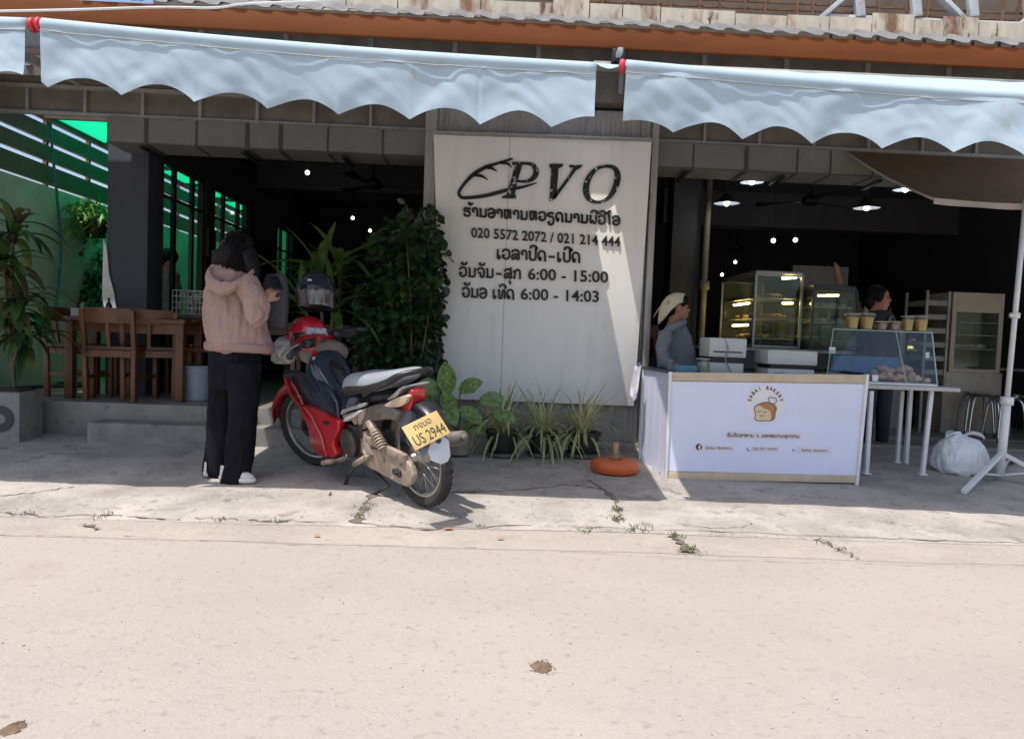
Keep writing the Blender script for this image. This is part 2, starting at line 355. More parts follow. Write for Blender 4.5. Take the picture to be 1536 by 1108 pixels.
def mudpatch(label, px, py, r, n):
    g = WZ(px, py, 0); b = MB(); R_ = []
    for f, z in ((1.0, .001), (.8, .004), (.45, .0065), (.05, .007)): R_.append([g+V((r*f*(1+.32*nz((math.cos(t_)*2, math.sin(t_)*2, px), 1.4))*math.cos(t_), r*1.25*f*(1+.3*nz((math.cos(t_)*2, math.sin(t_)*2, px+9), 1.6))*math.sin(t_), z+.003*nz((t_*3, f*9, px), 1.5))) for t_ in [2*PI*k/44 for k in range(44)]])
    b.loft(R_)
    for k in range(n):
        a, q = rnd(0, 2*PI), r*rnd(.5, 1.35); s_ = rnd(.0015, .0045)*(r/.06); p = g+V((q*math.cos(a), q*1.2*math.sin(a), .0015)); b.ell(p, (s_*rnd(1, 1.8), s_, s_*.7), 6, 4)
    return tag(b.build('mud_patch', M_mud, None, 'auto'), label, 'mud')
mudpatch('brown patch of dry mud lying alone in the middle of the road', 813, 1000, .034, 60)
mudpatch('flat dark patch of mud on the road at the near left corner', 20, 1092, .026, 22)
litter('dropped_lid', 'small round dark lump on the pavement under the motorbike stand', 'litter', 495, 745, .02, M_mud, 6, .012)
M_dryleaf = mat('dry leaf', (.42, .17, .07), .8, var=.2)
def dryleaf(px, py, L, yaw, label):
    g = WZ(px, py, 0); b = MB(); b.leaf(g+V((0, 0, .014)), (math.cos(yaw), math.sin(yaw), .18), L, L*.5, .5, 5)
    tag(b.build('fallen_leaf', M_dryleaf), label, 'leaf', 'fallen leaves')
dryleaf(665, 797, .06, .2, 'orange dry leaf on the gutter strip in front of the rear wheel')
dryleaf(470, 806, .04, -.3, 'small pale dry leaf on the gutter strip left of the orange one')
dryleaf(745, 811, .04, .1, 'small dry leaf at the crack between gutter and road')
M_peb = mat('pebble', (.12, .1, .09), .9, var=.3, vs=30)
b = MB()
for k in range(900):
    x, y = rnd(-3, 3.2), rnd(1.6, 4.4); z = .001 if y < 3.4 else (.009 if y < 3.78 else pz(y)+.008)
    s = rnd(.0008, .0022)*(1.5 if rnd(0, 1) > .97 else 1); b.ell((x, y, z), (s*rnd(.7, 2.2), s*rnd(.6, 1.2), s*.5), 6, 3, Matrix.Rotation(rnd(0, 3), 3, 'Z'))
struct(b.build('grit', M_peb, None, True), 'stuff')
# restaurant floor, a concrete slab above the pavement, and its step
b = MB(); b.bb(-5.6, -.62, 5.98, 14, -.05, .36); struct(b.build('raised_floor', M_floor, bevel=.012))
b = MB(); b.bb(-3.17, -1.30, 5.74, 5.975, -.02, .225); struct(b.build('step', M_step, bevel=.015))
b = MB(); b.bb(-.617, 7.2, 6.72, 14, -.05, .135); struct(b.build('shop_floor', M_floor))

# ------------------------------------------------------------------ the restaurant
bld = thing('restaurant_building', 'open fronted grey restaurant with orange fascia and corrugated roof edge', 'building', (0, 6.4, 0))
b = MB(); b.bb(-3.53, -3.165, 6.68, 6.96, .361, 3.2); b.build('column', M_slate, bld, bevel=.008, label='slate blue column at the left of the dining room')
b = MB(); b.bb(-.52, 1.27, 6.37, 6.62, 0, 3.3); b.build('column', M_dark2, bld, label='wide column behind the white sign')
b = MB(); b.bb(1.95, 2.27, 8.0, 8.3, .135, 3.2); b.build('column', M_dark2, bld, bevel=.01, label='plain grey column inside the right bay')
b = MB(); b.tube([(2.30, 7.9, .136), (2.31, 7.9, 3.19)], .035, 10); b.tube([(2.31, 7.9, 1.62), (2.31, 7.9, 1.72)], .055, 10); b.build('post', mat('dull beige post', (.20, .18, .14), .6), bld, True)
# header board with its light studs, above both bays
b = MB(); b.bb(-8, 6.8, 6.36, 6.42, 2.79, 3.26); b.build('header_board', M_beam, bld)
b = MB(); b.bb(-5.4, 6.8, 6.325, 6.358, 2.985, 3.02); b.bb(-5.4, 6.8, 6.325, 6.358, 2.765, 2.795)
x = -5.0
while x < 6.6: b.bb(x-.012, x+.012, 6.33, 6.357, 2.796, 2.984); x += .485
b.build('header_frame', M_steel, bld)
# boxed soffit over each bay with its ribs and open joints
for x0, x1 in ((-3.34, -.62), (1.36, 6.8)):
    b = MB(); b.bb(x0, x1, 6.30, 6.66, 2.545, 2.762); b.build('soffit_box', M_soff, bld)
    b = MB(); x = x0+.33
    while x < x1:
        wd = .006 if int(x*10) % 3 else .016
        b.bb(x-wd, x+wd, 6.292, 6.299, 2.55, 2.758, 0); b.bb(x-wd, x+wd, 6.30, 6.655, 2.536, 2.543, 0); x += .47*rnd(.55, 1.15)
    b.bb(x0, x1, 6.294, 6.299, 2.546, 2.552)
    b.build('soffit_rib', M_dark2, bld)
    x = x0+.28
    while x < x1-.3:
        b = MB(); b.bar((x, 6.32, 2.522), (x+.02, 6.66, 2.515), .035, .022); b.build('soffit_batten', M_black, bld); x += .86
# wall strip over the header, fascia, roof edge
b = MB(); b.bb(-8, 6.8, 6.15, 6.36, 3.03, 3.62); b.build('upper_wall', M_beam, bld)
b = MB()
for k in range(16): x = -4.6+k*.7; b.bb(x-.02, x+.02, 6.13, 6.149, 3.1, 3.6)
b.build('wall_bracket', M_steel, bld)
def fz(x): return 3.358, 3.522
b = MB(); b.prism([V((-8, 5.84, fz(-8)[0])), V((6.8, 5.84, fz(6.8)[0])), V((6.8, 5.84, fz(6.8)[1])), V((-8, 5.84, fz(-8)[1]))], (0, .05, 0)); b.build('fascia_board', M_orange, bld, bevel=.006)
b = MB(); prof = [(0, 0), (.055, 0), (.075, .024), (.11, .024), (.13, 0)]; pts = []
x = -3.3
while x < 6.7:
    for dx, dz in prof[:-1]: pts.append((x+dx, dz))
    x += .2
rows = []
for yy, zz in ((5.828, .0), (5.97, .085), (6.14, .178)): rows.append([V((px_, yy, fz(px_)[1]+.012+zz+dz)) for px_, dz in pts])
n = len(pts); b.add(sum(rows, []), [(r*n+i, r*n+i+1, (r+1)*n+i+1, (r+1)*n+i) for r in range(2) for i in range(n-1)])
low = [p-V((0, 0, .004)) for r in rows for p in r]; b.add(low, [(r*n+i, (r+1)*n+i, (r+1)*n+i+1, r*n+i+1) for r in range(2) for i in range(n-1)])
b.build('roof_sheet', M_zinc, bld, fixn=False)
# rusty metal parapet, broken into sheets, with its posts and rods
b = MB(); x = -1.9
while x < 6.6:
    wd = rnd(.25, .75); tz = rnd(-.03, .03); zl = 3.785+.004*x
    b.bb(x, min(x+wd-.012, 6.7), 6.30+rnd(0, .02), 6.34, zl-.03, zl+.115+tz*.6+(0.05 if rnd(0, 1) > .8 else 0)); x += wd
b.build('parapet_sheet', M_rust, bld)
b = MB(); b.bb(-3.25, 6.8, 6.9, 6.95, 3.72, 6.2); b.build('loft_wall', mat('loft wall', (.13, .105, .08), .8, var=.25, vs=4), bld)
b = MB()
for k in range(40): x = -1.8+k*.21+rnd(-.05, .05); b.bar((x, 6.6, 3.7), (x+rnd(-.08, .08), 6.6, 4.4), .02, .02)
for zz in (3.99, 4.06, 4.12): b.bar((-1.9, 6.63, zz), (6.7, 6.63, zz+.06), .016, .016)
b.build('loft_railing', mat('rusted rod', (.16, .085, .05), .8, var=.3, vs=9), bld)
b = MB()
for k in range(7): p, q = W(1284+85*k, -40, 6.52), W(1290+85*k, 26, 6.52); b.bar(p, q, .085, .05)
b.bar(W(1225, 32, 6.5), W(1310, -40, 6.5), .05, .04); b.bar(W(1405, -10, 6.5), W(1450, 36, 6.5), .075, .04); b.bar(W(1500, 55, 6.48), W(1590, -5, 6.48), .04, .03)
b.bar(W(1240, 31, 6.54), W(1640, 48, 6.54), .05, .10)
b.build('roof_truss', M_truss, bld, bevel=.004)
# walls, ceiling and windows of the dining room
wx = -3.16
wins = [(6.98, 8.0, 1.0, 2.60), (8.24, 9.38, 1.45, 2.60), (10.6, 11.5, 1.37, 2.54)]
b = MB(); y = 6.965
for (a, c, z0, z1) in wins:
    b.bb(wx-.1, wx, y, a, .361, 3.2) if a > y else None
    b.bb(wx-.1, wx, a, c, .361, z0); b.bb(wx-.1, wx, a, c, z1, 3.2); y = c
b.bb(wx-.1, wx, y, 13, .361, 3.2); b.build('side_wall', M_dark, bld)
for i, (a, c, z0, z1) in enumerate(wins):
    b = MB(); s = .045; x0, x1 = wx-.065, wx-.02
    b.bb(x0, x1, a, a+s, z0, z1); b.bb(x0, x1, c-s, c, z0, z1); b.bb(x0, x1, a+s, c-s, z0, z0+s); b.bb(x0, x1, a+s, c-s, z1-s, z1)
    for k in (1, 2):
        yy = a+(c-a)*(.30 if k == 1 else .72); b.bb(x0+.005, x1-.005, yy-.03, yy+.03, z0+s, z1-s)
    b.bb(x0+.008, x1-.008, a+s, c-s, z1-.36, z1-.335)
    wf = b.build('window', M_black, bld)
    p = MB(); p.grid(1, 1, lambda u, v: V((wx-.045, a+s+(c-a-2*s)*u, z0+s+(z1-z0-2*s)*v))); p.build('pane', M_dglass, wf)
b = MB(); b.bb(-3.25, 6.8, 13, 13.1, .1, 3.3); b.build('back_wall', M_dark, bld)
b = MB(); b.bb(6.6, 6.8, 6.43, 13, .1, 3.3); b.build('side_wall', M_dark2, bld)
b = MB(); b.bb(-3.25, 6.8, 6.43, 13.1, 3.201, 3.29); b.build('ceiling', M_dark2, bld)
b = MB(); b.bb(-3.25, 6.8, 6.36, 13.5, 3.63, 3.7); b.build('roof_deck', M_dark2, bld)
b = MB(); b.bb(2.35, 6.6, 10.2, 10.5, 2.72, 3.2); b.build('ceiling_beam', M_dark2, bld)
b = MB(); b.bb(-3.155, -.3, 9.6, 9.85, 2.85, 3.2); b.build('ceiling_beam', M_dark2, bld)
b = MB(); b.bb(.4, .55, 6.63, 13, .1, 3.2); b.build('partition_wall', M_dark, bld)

# corrugated cladding round the column, the white sign board on it
cl = thing('corrugated_cladding', 'narrow ribbed metal cladding wrapped round the column behind the white sign', 'cladding', (.38, 6.3, .1))
b = MB(); pts = []; x = -.60
while x < 1.345:
    for dx, dy in ((0, 0), (.014, .012), (.024, .012), (.036, 0)): pts.append((x+dx, 6.245+dy))
    x += .044
n = len(pts); b.add([V((px_, py_, z)) for z in (.10, 2.99) for px_, py_ in pts], [(i, i+1, n+i+1, n+i) for i in range(n-1)])
b.add([V((px_, py_+.003, z)) for z in (.10, 2.99) for px_, py_ in pts], [(i, n+i, n+i+1, i+1) for i in range(n-1)])
b.build('ribbed_sheet', M_clad, cl, fixn=False)
b = MB(); b.bb(-.63, -.535, 6.20, 6.50, .09, 3.02); b.bb(1.305, 1.36, 6.20, 6.36, .09, 3.02); b.bb(-.534, 1.304, 6.205, 6.24, .085, .14); b.build('edge_post', M_clad, cl, bevel=.004)
b = MB(); b.bb(-.534, .72, 6.262, 6.36, 2.80, 3.0); b.bb(.2, .9, 6.262, 6.3, .15, 3.0); b.build('backing_panel', M_dark, cl)
YS = 6.15
sg = thing('restaurant_sign', 'large white board with bread outline, PVO letters and opening hours in black', 'sign', (.38, YS, .46))
SP = lambda px, py: W(px, py, YS)
pl = [W(650, 196, YS), W(978, 207, YS), W(961, 470, YS), W(951, 609, YS), W(668, 598, YS), W(657, 420, YS)]
b = MB(); b.prism(pl, (0, .05, 0)); b.build('board', M_sign, sg, bevel=.006)
b = MB(); b.bb(SP(757, 420).x, SP(757, 420).x+.004, YS-.0015, YS-.0005, .47, 2.78); b.build('board_seam', M_steel, sg)
b = MB(); b.bar(W(649, 200, YS-.012), W(979, 211, YS-.012), .02, .02); b.build('top_trim', M_steel, sg)
# --- lettering: traced strokes laid on the board, standing proud of it
M_let = mat('worn black lettering', (.011, .010, .010), .5, var=.2, spots=[((.55, .53, .50), 30, .60, .64, 3)])
M_let2 = mat('black lettering', (.012, .011, .011), .5, var=.2, spots=[((.5, .48, .45), 44, .70, .73, 3)])
TH = (0, -.018, 0)
Z1 = lambda x, y: SP(680+x/5.908, 230+y/5.908)
def stroke(b, pts, plane, k=6, closed=False, th=TH): b.ribbon(cr(pts, k, closed), plane, th, closed=closed)
b = MB()
b.prism([Z1(*p) for p in [(520, 80), (600, 80), (614, 100), (570, 250), (545, 360), (558, 388), (555, 405), (430, 400), (436, 384), (472, 368), (510, 240), (545, 112), (520, 100)]], TH)
stroke(b, [(600, 92, 20), (680, 98, 26), (722, 130, 40), (732, 180, 50), (700, 230, 38), (640, 252, 24), (570, 250, 18)], Z1)
b.build('letter_p', M_let, sg)
b = MB(); b.prism([Z1(*p) for p in [(850, 98), (970, 98), (968, 120), (932, 135), (915, 370), (880, 425), (850, 425), (868, 140), (852, 122)]], TH)
b.prism([Z1(*p) for p in [(1025, 108), (1145, 108), (1120, 135), (1085, 152), (1060, 130), (1030, 125)]], TH); stroke(b, [(890, 400, 30), (1000, 250, 27), (1078, 140, 30)], Z1)
b.build('letter_v', M_let, sg)
b = MB(); stroke(b, [(1330, 120, 24), (1420, 130, 34), (1455, 200, 52), (1430, 310, 52), (1370, 400, 36), (1290, 435, 24), (1210, 415, 36), (1175, 340, 54), (1190, 240, 52), (1250, 155, 36)], Z1, 6, True); b.build('letter_o', M_let, sg)
b = MB(); stroke(b, [(525, 50, 14), (400, 90, 20), (280, 130, 30), (180, 190, 34), (100, 270, 26), (50, 350, 26), (75, 393, 28), (150, 395, 28), (300, 375, 32), (470, 330, 30), (620, 300, 22), (740, 265, 5)], Z1)
stroke(b, [(415, 85, 26), (480, 95, 20), (517, 130, 4)], Z1); stroke(b, [(285, 125, 30), (340, 135, 24), (387, 165, 4)], Z1); stroke(b, [(185, 195, 28), (250, 205, 22), (305, 238, 4)], Z1); b.build('bread_emblem', M_let2, sg)
LAO = {
 'ເ': (.5, [[(.15, 1), (.12, .3), (.15, .05), (.32, .02), (.36, .2), (.22, .3)]]),
 'ວ': (.95, [[(.05, .72), (.22, .95), (.5, 1), (.78, .9), (.86, .55), (.8, .2), (.55, .02), (.25, .05), (.08, .25), (.16, .42), (.32, .32)]]),
 'ລ': (1., [[(.05, .75), (.3, .97), (.65, 1), (.86, .8), (.9, .3), (.86, .03), (.66, .08), (.5, .3), (.36, .08), (.18, .03), (.08, .22), (.22, .48), (.55, .55), (.86, .45)]]),
 'າ': (.75, [[(.32, .58), (.14, .6), (.1, .8), (.3, .98), (.55, .95), (.66, .7), (.66, 0)]]),
 'ປ': (.98, [[(.05, .85), (.22, .92), (.2, .6), (.2, .2), (.4, .02), (.7, .05), (.86, .3), (.86, 1.35)]]),
 'ດ': (1., [[(.46, .22), (.28, .3), (.2, .12), (.36, .02), (.14, .25), (.1, .7), (.3, 1), (.62, 1), (.82, .8), (.86, .4), (.86, -.08)]]),
 'ນ': (1., [[(.05, .9), (.2, .93), (.22, .6), (.2, .12), (.05, .06), (.3, .06), (.6, .02), (.82, .1), (.86, .5), (.86, 1)]]),
 'ມ': (1., [[(.05, .95), (.22, .9), (.24, .4), (.2, .05)], [(.05, .04), (.4, .04), (.7, .04), (.84, .2), (.88, 1)]]),
 'ຈ': (.95, [[(.05, .7), (.2, .93), (.55, 1), (.82, .85), (.86, .4), (.76, .05), (.55, .02), (.42, .2), (.42, .45), (.12, .5)]]),
 'ສ': (1., [[(.05, .75), (.3, .97), (.65, 1), (.86, .8), (.9, .3), (.86, .03), (.66, .08), (.5, .3), (.36, .08), (.18, .03), (.08, .22), (.22, .48), (.55, .55), (.86, .45)], [(.7, .95), (.95, 1.18)]]),
 'ກ': (1., [[(.3, .1), (.1, .06), (.22, .3), (.25, .6), (.05, .88)], [(.25, .65), (.45, .95), (.72, .97), (.86, .7), (.86, -.05)]]),
 'ອ': (.95, [[(.05, .75), (.25, 1), (.6, 1), (.86, .75), (.86, .28), (.6, 0), (.25, .02), (.08, .25), (.2, .46), (.5, .5), (.82, .62)]]),
 'ທ': (1.05, [[(.05, .85), (.2, .93), (.2, .2), (.35, .02), (.53, .1), (.6, .5), (.65, .85), (.8, .95), (.92, .8), (.92, 0)]]),
 'ຮ': (.98, [[(.9, 1), (.7, .86), (.3, .95), (.1, .8), (.2, .6), (.7, .55), (.86, .3), (.62, .02), (.25, .05), (.08, .3)]]),
 'ຫ': (1.1, [[(.05, .95), (.95, .98)], [(.2, .9), (.2, .2), (.4, .02), (.58, .2), (.6, .9)], [(.9, .95), (.9, -.02)]]),
 'ຽ': (.95, [[(.85, .9), (.4, .95), (.1, .8), (.2, .58), (.7, .45), (.82, .1), (.7, -.35), (.35, -.45), (.15, -.2), (.35, -.12)]]),
 'ພ': (1., [[(.05, .88), (.2, .86), (.14, .4), (.25, .05), (.45, .35), (.6, .05), (.76, .1), (.85, .5), (.86, 1)]]),
 'ໂ': (.6, [[(.55, 1.5), (.3, 1.6), (.14, 1.4), (.3, 1.2), (.34, .6), (.34, 0)]]),
 '-': (1., [[(.15, .45), (.85, .45)]]), ' ': (.5, []),
 'ັ': (0, [[(-.75, 1.6), (-.7, 1.4), (-.45, 1.32), (-.2, 1.42), (-.12, 1.62)], [(-.78, 1.55), (-.6, 1.48)]]),
 '້': (0, [[(-.45, 1.6), (-.3, 1.38), (-.05, 1.42), (.1, 1.58)], [(-.45, 1.6), (-.2, 1.5)]]),
 'ິ': (0, [[(-.8, 1.22), (-.82, 1.45), (-.45, 1.55), (-.15, 1.42), (-.1, 1.22), (-.3, 1.25)]]),
 'ີ': (0, [[(-.8, 1.22), (-.82, 1.45), (-.45, 1.55), (-.15, 1.42), (-.05, 1.22), (-.3, 1.25)], [(-.1, 1.25), (.05, 1.3), (.12, 1.3)]]),
 'ຸ': (0, [[(-.5, -.28), (-.35, -.36), (-.32, -.66)]]),
}
def lao(b, s, a, e, xh, wd, plane, th=TH, skip=()):
    tot = sum(LAO[c][0]+.12*(LAO[c][0] > 0) for c in s); dx, dy = (e[0]-a[0])/tot, (e[1]-a[1])/tot; x = 0
    for k, c in enumerate(s):
        wv, st = LAO[c]
        for p in st:
            if k in skip: continue
            b.ribbon(cr([(a[0]+(x+q[0])*dx, a[1]+(x+q[0])*dy-q[1]*xh, wd) for q in p], 4), plane, th)
        x += wv+(.12 if wv > 0 else 0)
b = MB(); lao(b, 'ຮ້ານອາຫານຫວຽດນາມພີວີໂອ', (695, 324), (931, 338), 12.5, 3., SP); b.build('lettering_line', M_let2, sg)
b = MB(); put_text(b, '020 5572 2072 / 021 214 444', (707, 356), (930, 370), 15, SP, TH, bold=.012); b.build('lettering_line', M_let2, sg)
b = MB(); lao(b, 'ເວລາປິດ-ເປີດ', (745, 388), (872, 394), 14, 3., SP); b.build('lettering_line', M_let2, sg)
b = MB(); lao(b, 'ວັນຈັນ-ສຸກ', (689, 414.5), (783, 418.5), 13.5, 3., SP); put_text(b, '6:00 - 15:00', (792, 419), (912, 424), 17, SP, TH, bold=.012); b.build('lettering_line', M_let2, sg)
b = MB(); lao(b, 'ວັນອ ເທິດ', (693.5, 445), (773, 449), 13.5, 3., SP); put_text(b, '6:00 - 14:03', (781, 449), (898, 453), 17, SP, TH, bold=.012); b.build('lettering_line', M_let2, sg)

# ------------------------------------------------------------------ awnings
def awning(name, label, p0, p1, r0, r1, drop, cusp0, seed, capL=False, capR=False, seam=None, ncol=170):
    # p0, p1: ends of the front tube; r0, r1: ends of the rear line on the wall
    p0, p1, r0, r1 = map(V, (p0, p1, r0, r1)); aw = thing(name, label, 'awning', (p0+p1)/2, 'white roller awnings')
    L = (p1-p0).length
    def sag(u): return -.018*math.sin(PI*u)
    b = MB()
    for sgn in (0, 1):
        b.grid(60, 14, lambda u, v: (p0.lerp(p1, u)).lerp(r0.lerp(r1, u), v)+V((0, 0, sag(u)*(1-v)-.035*math.sin(PI*v)*(.6+.4*nz((u*6, v, seed)))+.02+.012*nz((u*14, v*4, seed+2))-.003*sgn)))
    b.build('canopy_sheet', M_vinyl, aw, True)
    def val(u, v, off):
        x = u*L; ph = ((x-cusp0)/.372) % 1.0; asym = ph**1.12
        cut = .068*(1+.45*nz((math.floor((x-cusp0)/.372)*3.7, seed, 0), 1))*math.sin(PI*asym)**.85 if 0 <= ph else 0
        hgt = drop-cut
        fold = .020*nz((x*1.7, v*.5, seed))+.016*nz((x*4.6+v*1.3, v*.7, seed+9))*(1.3-.5*v)+.0055*nz((x*11-v*3.5, v*2.2, seed+4))
        cre = .004*max(0, nz((x*4+v*3, v*4-x, seed+20)))
        if seam is not None: fold += .004*math.exp(-((x-seam)/.012)**2)
        lift = .03*v*v*math.sin(x*1.2+seed)
        return p0.lerp(p1, u)+V((0, -.03+fold*(1.08-math.exp(-3.2*v))-cre-lift+off, sag(u)+.025-hgt*v+.010*nz((x*5, 0, seed))*(v > .9)))
    b = MB()
    for off in (0, .004): b.grid(ncol*2, 22, lambda u, v: val(u, v, off))
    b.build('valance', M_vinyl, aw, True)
    b = MB(); pts = []; top = []
    for k in range(61): u = k/60; p = p0.lerp(p1, u)+V((0, -.006, sag(u)+.012)); pts.append(p)
    b.tube(pts, .034, 10); b.build('front_tube', M_vinyl, aw, True)
    b = MB()
    for k in range(0, 61):
        u = k/60; p = p0.lerp(p1, u)+V((0, -.036+.004*nz((u*40, 1, seed)), sag(u)-.028+.006*nz((u*25, 2, seed)))); top.append(p)
    b.tube(top, .0035, 5); b.build('hem_cord', M_steel, aw, True)
    for cap, p, d in ((capL, p0, -1), (capR, p1, 1)):
        if cap: c = MB(); c.lathe([(.0, -.012), (.034, -.012), (.038, 0), (.034, .012), (0, .014)], p+V((d*.02, -.004, .012)), (1, 0, 0), 14); c.build('end_cap', M_red, aw, True)
    for uu in (.12, .5, .88) if L > 1 else (.5,):
        f = p0.lerp(p1, uu)+V((0, .05, -.03)); r = r0.lerp(r1, uu)+V((0, 0, -.25)); mid = (f+r)/2+V((.18, 0, -.04)); c = MB(); c.bar(f, mid, .04, .05); c.bar(mid, r, .04, .05); c.build('arm', M_steel, aw)
    b = MB(); b.tube([r0+V((0, .02, 0)), r1+V((0, .02, 0))], .04, 10); b.build('roller', M_steel, aw, True)
    return aw
awning('awning', 'long white scalloped awning over the dining room and sign, between the two others', W(66, 42, 3.85), W(893, 108, 3.85), (-2.6, 5.837, 3.14), (.50, 5.837, 3.20), .332, .03, 3, capL=True, seam=2.25)
awning('awning', 'white scalloped awning over the bakery stall at the right', W(938, 104, 3.85), W(1760, 164, 3.85), (.73, 5.837, 3.215), (4.5, 5.837, 3.23), .332, .27, 11, capL=True)
awning('awning', 'short end of a white awning cut off at the upper left corner', W(-900, -8, 3.85), W(44, 42, 3.85), (-7.6, 5.837, 3.08), (-2.72, 5.837, 3.14), .34, .60, 17, capR=True, ncol=170)
gapb = thing('awning_bracket', 'dark steel wall bracket in the gap between the two large awnings', 'bracket', (.76, 5.8, 3.2))
b = MB(); b.bb(.86, .96, 5.74, 5.838, 3.22, 3.32); b.build('mount_plate', M_black, gapb, bevel=.01)
b = MB(); b.bb(.885, .925, 5.62, 5.738, 3.24, 3.28); b.build('arm_joint', M_steel, gapb, bevel=.006)
b = MB(); b.tube(cr([tuple(W(*p, 5.3)) for p in ((-60, 18), (100, 15), (240, 11), (320, 12), (370, 6), (470, 2), (620, -8))], 8), .008, 6)
tag(b.build('overhead_wire', mat('white cable', (.6, .58, .55), .5), None, True), 'thin pale cable strung across the orange fascia at the upper left', 'cable')

# ------------------------------------------------------------------ side passage at the left
bw = thing('boundary_wall', 'pale green passage wall topped by a brown slatted screen', 'wall', (-4.7, 9, 0))
b = MB(); b.bb(-4.9, -4.6, 5.99, 15, .0, 2.38); b.build('masonry', M_green, bw)
b = MB()
for z0, z1 in ((2.41, 2.60), (2.645, 2.80), (2.845, 3.0), (3.05, 3.2)): b.bb(-4.66, -4.62, 6.0, 15, z0, z1)
b.build('slat_screen', M_brownslat, bw)
b = MB(); y = 6.1
while y < 15: b.bb(-4.70, -4.661, y-.02, y+.02, 2.381, 3.2); y += .78
b.build('screen_post', M_brownslat, bw)
al = thing('passage_roof', 'translucent green roof sheets over the side passage', 'roof', (-4, 9, 3))
b = MB()
for k in range(6): y0 = 7.5+k*1.1; b.grid(1, 1, lambda u, v: V((-4.62+1.36*u, y0+1.12*v, 3.10+.012*(k % 2))))
b.build('roof_sheet', M_gtrans, al)
b = MB()
for k in range(7): y0 = 7.5+k*1.1; b.bb(-4.62, -3.26, y0-.03, y0+.01, 3.04, 3.09)
b.build('rafter', M_brownslat, al)
b = MB(); b.bb(-4.6, -3.26, 14, 14.2, .36, 3.2); tag(b.build('passage_end_wall', M_green), 'green wall closing the far end of the side passage', 'wall')
b = MB(); b.tube(cr([tuple(WX(*p, -4.56)) for p in ((75, 172), (78, 220), (86, 300), (91, 370), (86, 440), (83, 482), (85, 503))], 8), .014, 8); tag(b.build('garden_hose', M_hose, None, True), 'blue hose hanging down the green passage wall', 'hose')
b = MB(); b.tube([tuple(WX(*p, -4.57)) for p in ((62, 503), (160, 497))], .012, 8); tag(b.build('wall_pipe', M_steel, None, True), 'thin water pipe running low along the green wall', 'pipe')
b = MB(); b.tube(cr([(-4.45, 6.7, .378), (-4.3, 7.2, .378), (-4.42, 7.5, .378), (-4.1, 7.6, .378), (-4.35, 7.0, .378), (-3.9, 7.3, .378)], 8), .014, 7); tag(b.build('floor_cable', M_black, None, True), 'black hose lying loose on the passage floor', 'hose')
b = MB(); b.bb(-4.32, -4.22, 6.1, 6.2, .1, 3.05); tag(b.build('brown_post', M_brownslat, None, bevel=.006), 'slim brown post at the far left edge holding the header', 'post')
# ------------------------------------------------------------------ the motorbike
# local frame: x forward, y to the bike's left, z up; the origin is the rear contact point
BO = V((-.36, 4.13, .035)); BS = 1.05; LEAN = math.radians(-9); HD = math.radians(129.8)
bk = thing('motorbike', 'dusty red and black step-through motorbike with yellow plate leaning on its side stand', 'motorbike', BO)
bk.rotation_euler = (LEAN, math.radians(-1.2), HD); bk.scale = (BS, BS, BS); BASE[bk.name] = V((0, 0, 0))
BMX = Matrix.Translation(BO) @ bk.rotation_euler.to_matrix().to_4x4() @ Matrix.Scale(BS, 4); BMI = BMX.inverted()
def bp(px, py, y):
    # picture point -> bike frame, on the bike's own plane y = const
    o = BMI @ CAM; d = (BMI @ (CAM+ray(px, py)))-o; return o+d*((y-o.y)/d.y)
def bx(px, py, x):
    o = BMI @ CAM; d = (BMI @ (CAM+ray(px, py)))-o; return o+d*((x-o.x)/d.x)
def r2(x, y): return 500+x/4.815, 550+y/4.817
def r1(x, y): return 400+x/6.93, 560+y/6.925
K_red = mat('red bike paint', (.40, .010, .018), .3, coat=.35, var=.1, vs=5, spots=[((.24, .03, .03), 6, .58, .78), ((.30, .17, .13), 11, .62, .74)])
K_blk = mat('black bike plastic', (.016, .018, .022), .38, var=.2, vs=8, spots=[((.09, .075, .06), 7, .58, .78)])
K_blue = mat('glossy dark inner panel', (.018, .026, .042), .16, coat=.5, var=.2, vs=4, spots=[((.07, .062, .055), 5, .6, .8)])
K_tyre = mat('dusty tyre', (.035, .031, .028), .85, var=.25, vs=18, bump=.4, bs=90, spots=[((.15, .11, .08), 6, .5, .75)])
K_rim = mat('dull chrome rim', (.40, .38, .36), .32, .8, var=.15, vs=14, spots=[((.23, .18, .14), 9, .55, .72)])
K_dust = mat('dusty beige metal', (.36, .29, .23), .6, .15, var=.2, vs=9, bump=.15, bs=70, spots=[((.20, .14, .095), 7, .5, .72), ((.06, .045, .035), 16, .58, .7), ((.45, .38, .32), 22, .6, .72)])
K_grey = mat('muddy grey plastic', (.13, .115, .10), .6, var=.2, vs=9, spots=[((.24, .20, .165), 6, .55, .75)])
K_seat = mat('grey seat vinyl', (.30, .32, .35), .42, var=.06, vs=8, bump=.12, bs=160)
K_seatb = mat('black seat side', (.045, .04, .038), .5, var=.2, vs=8)
K_sil = mat('silver panel', (.45, .45, .46), .3, .4, var=.12, spots=[((.3, .25, .2), 7, .6, .75)])
K_lens = mat('red lamp lens', (.55, .012, .02), .12, coat=1, var=.08, vs=30)
K_amb = mat('pale indicator lens', (.55, .44, .30), .15, coat=.8, var=.1)
K_eng = mat('dirty engine metal', (.07, .066, .06), .5, .5, var=.35, vs=14)
K_wht = mat('grubby white plastic', (.60, .62, .66), .4, var=.1, vs=9)
K_plate = mat('yellow number plate', (.47, .33, .12), .6, var=.1, vs=10, spots=[((.5, .36, .19), 11, .6, .7)])
K_cov = mat('khaki cover', (.17, .135, .105), .6, var=.15, vs=8)
def circ(c, r, n, yy, ax=0): return [V((c[0]+r*math.cos(2*PI*i/n), yy, c[1]+r*math.sin(2*PI*i/n))) for i in range(n)]
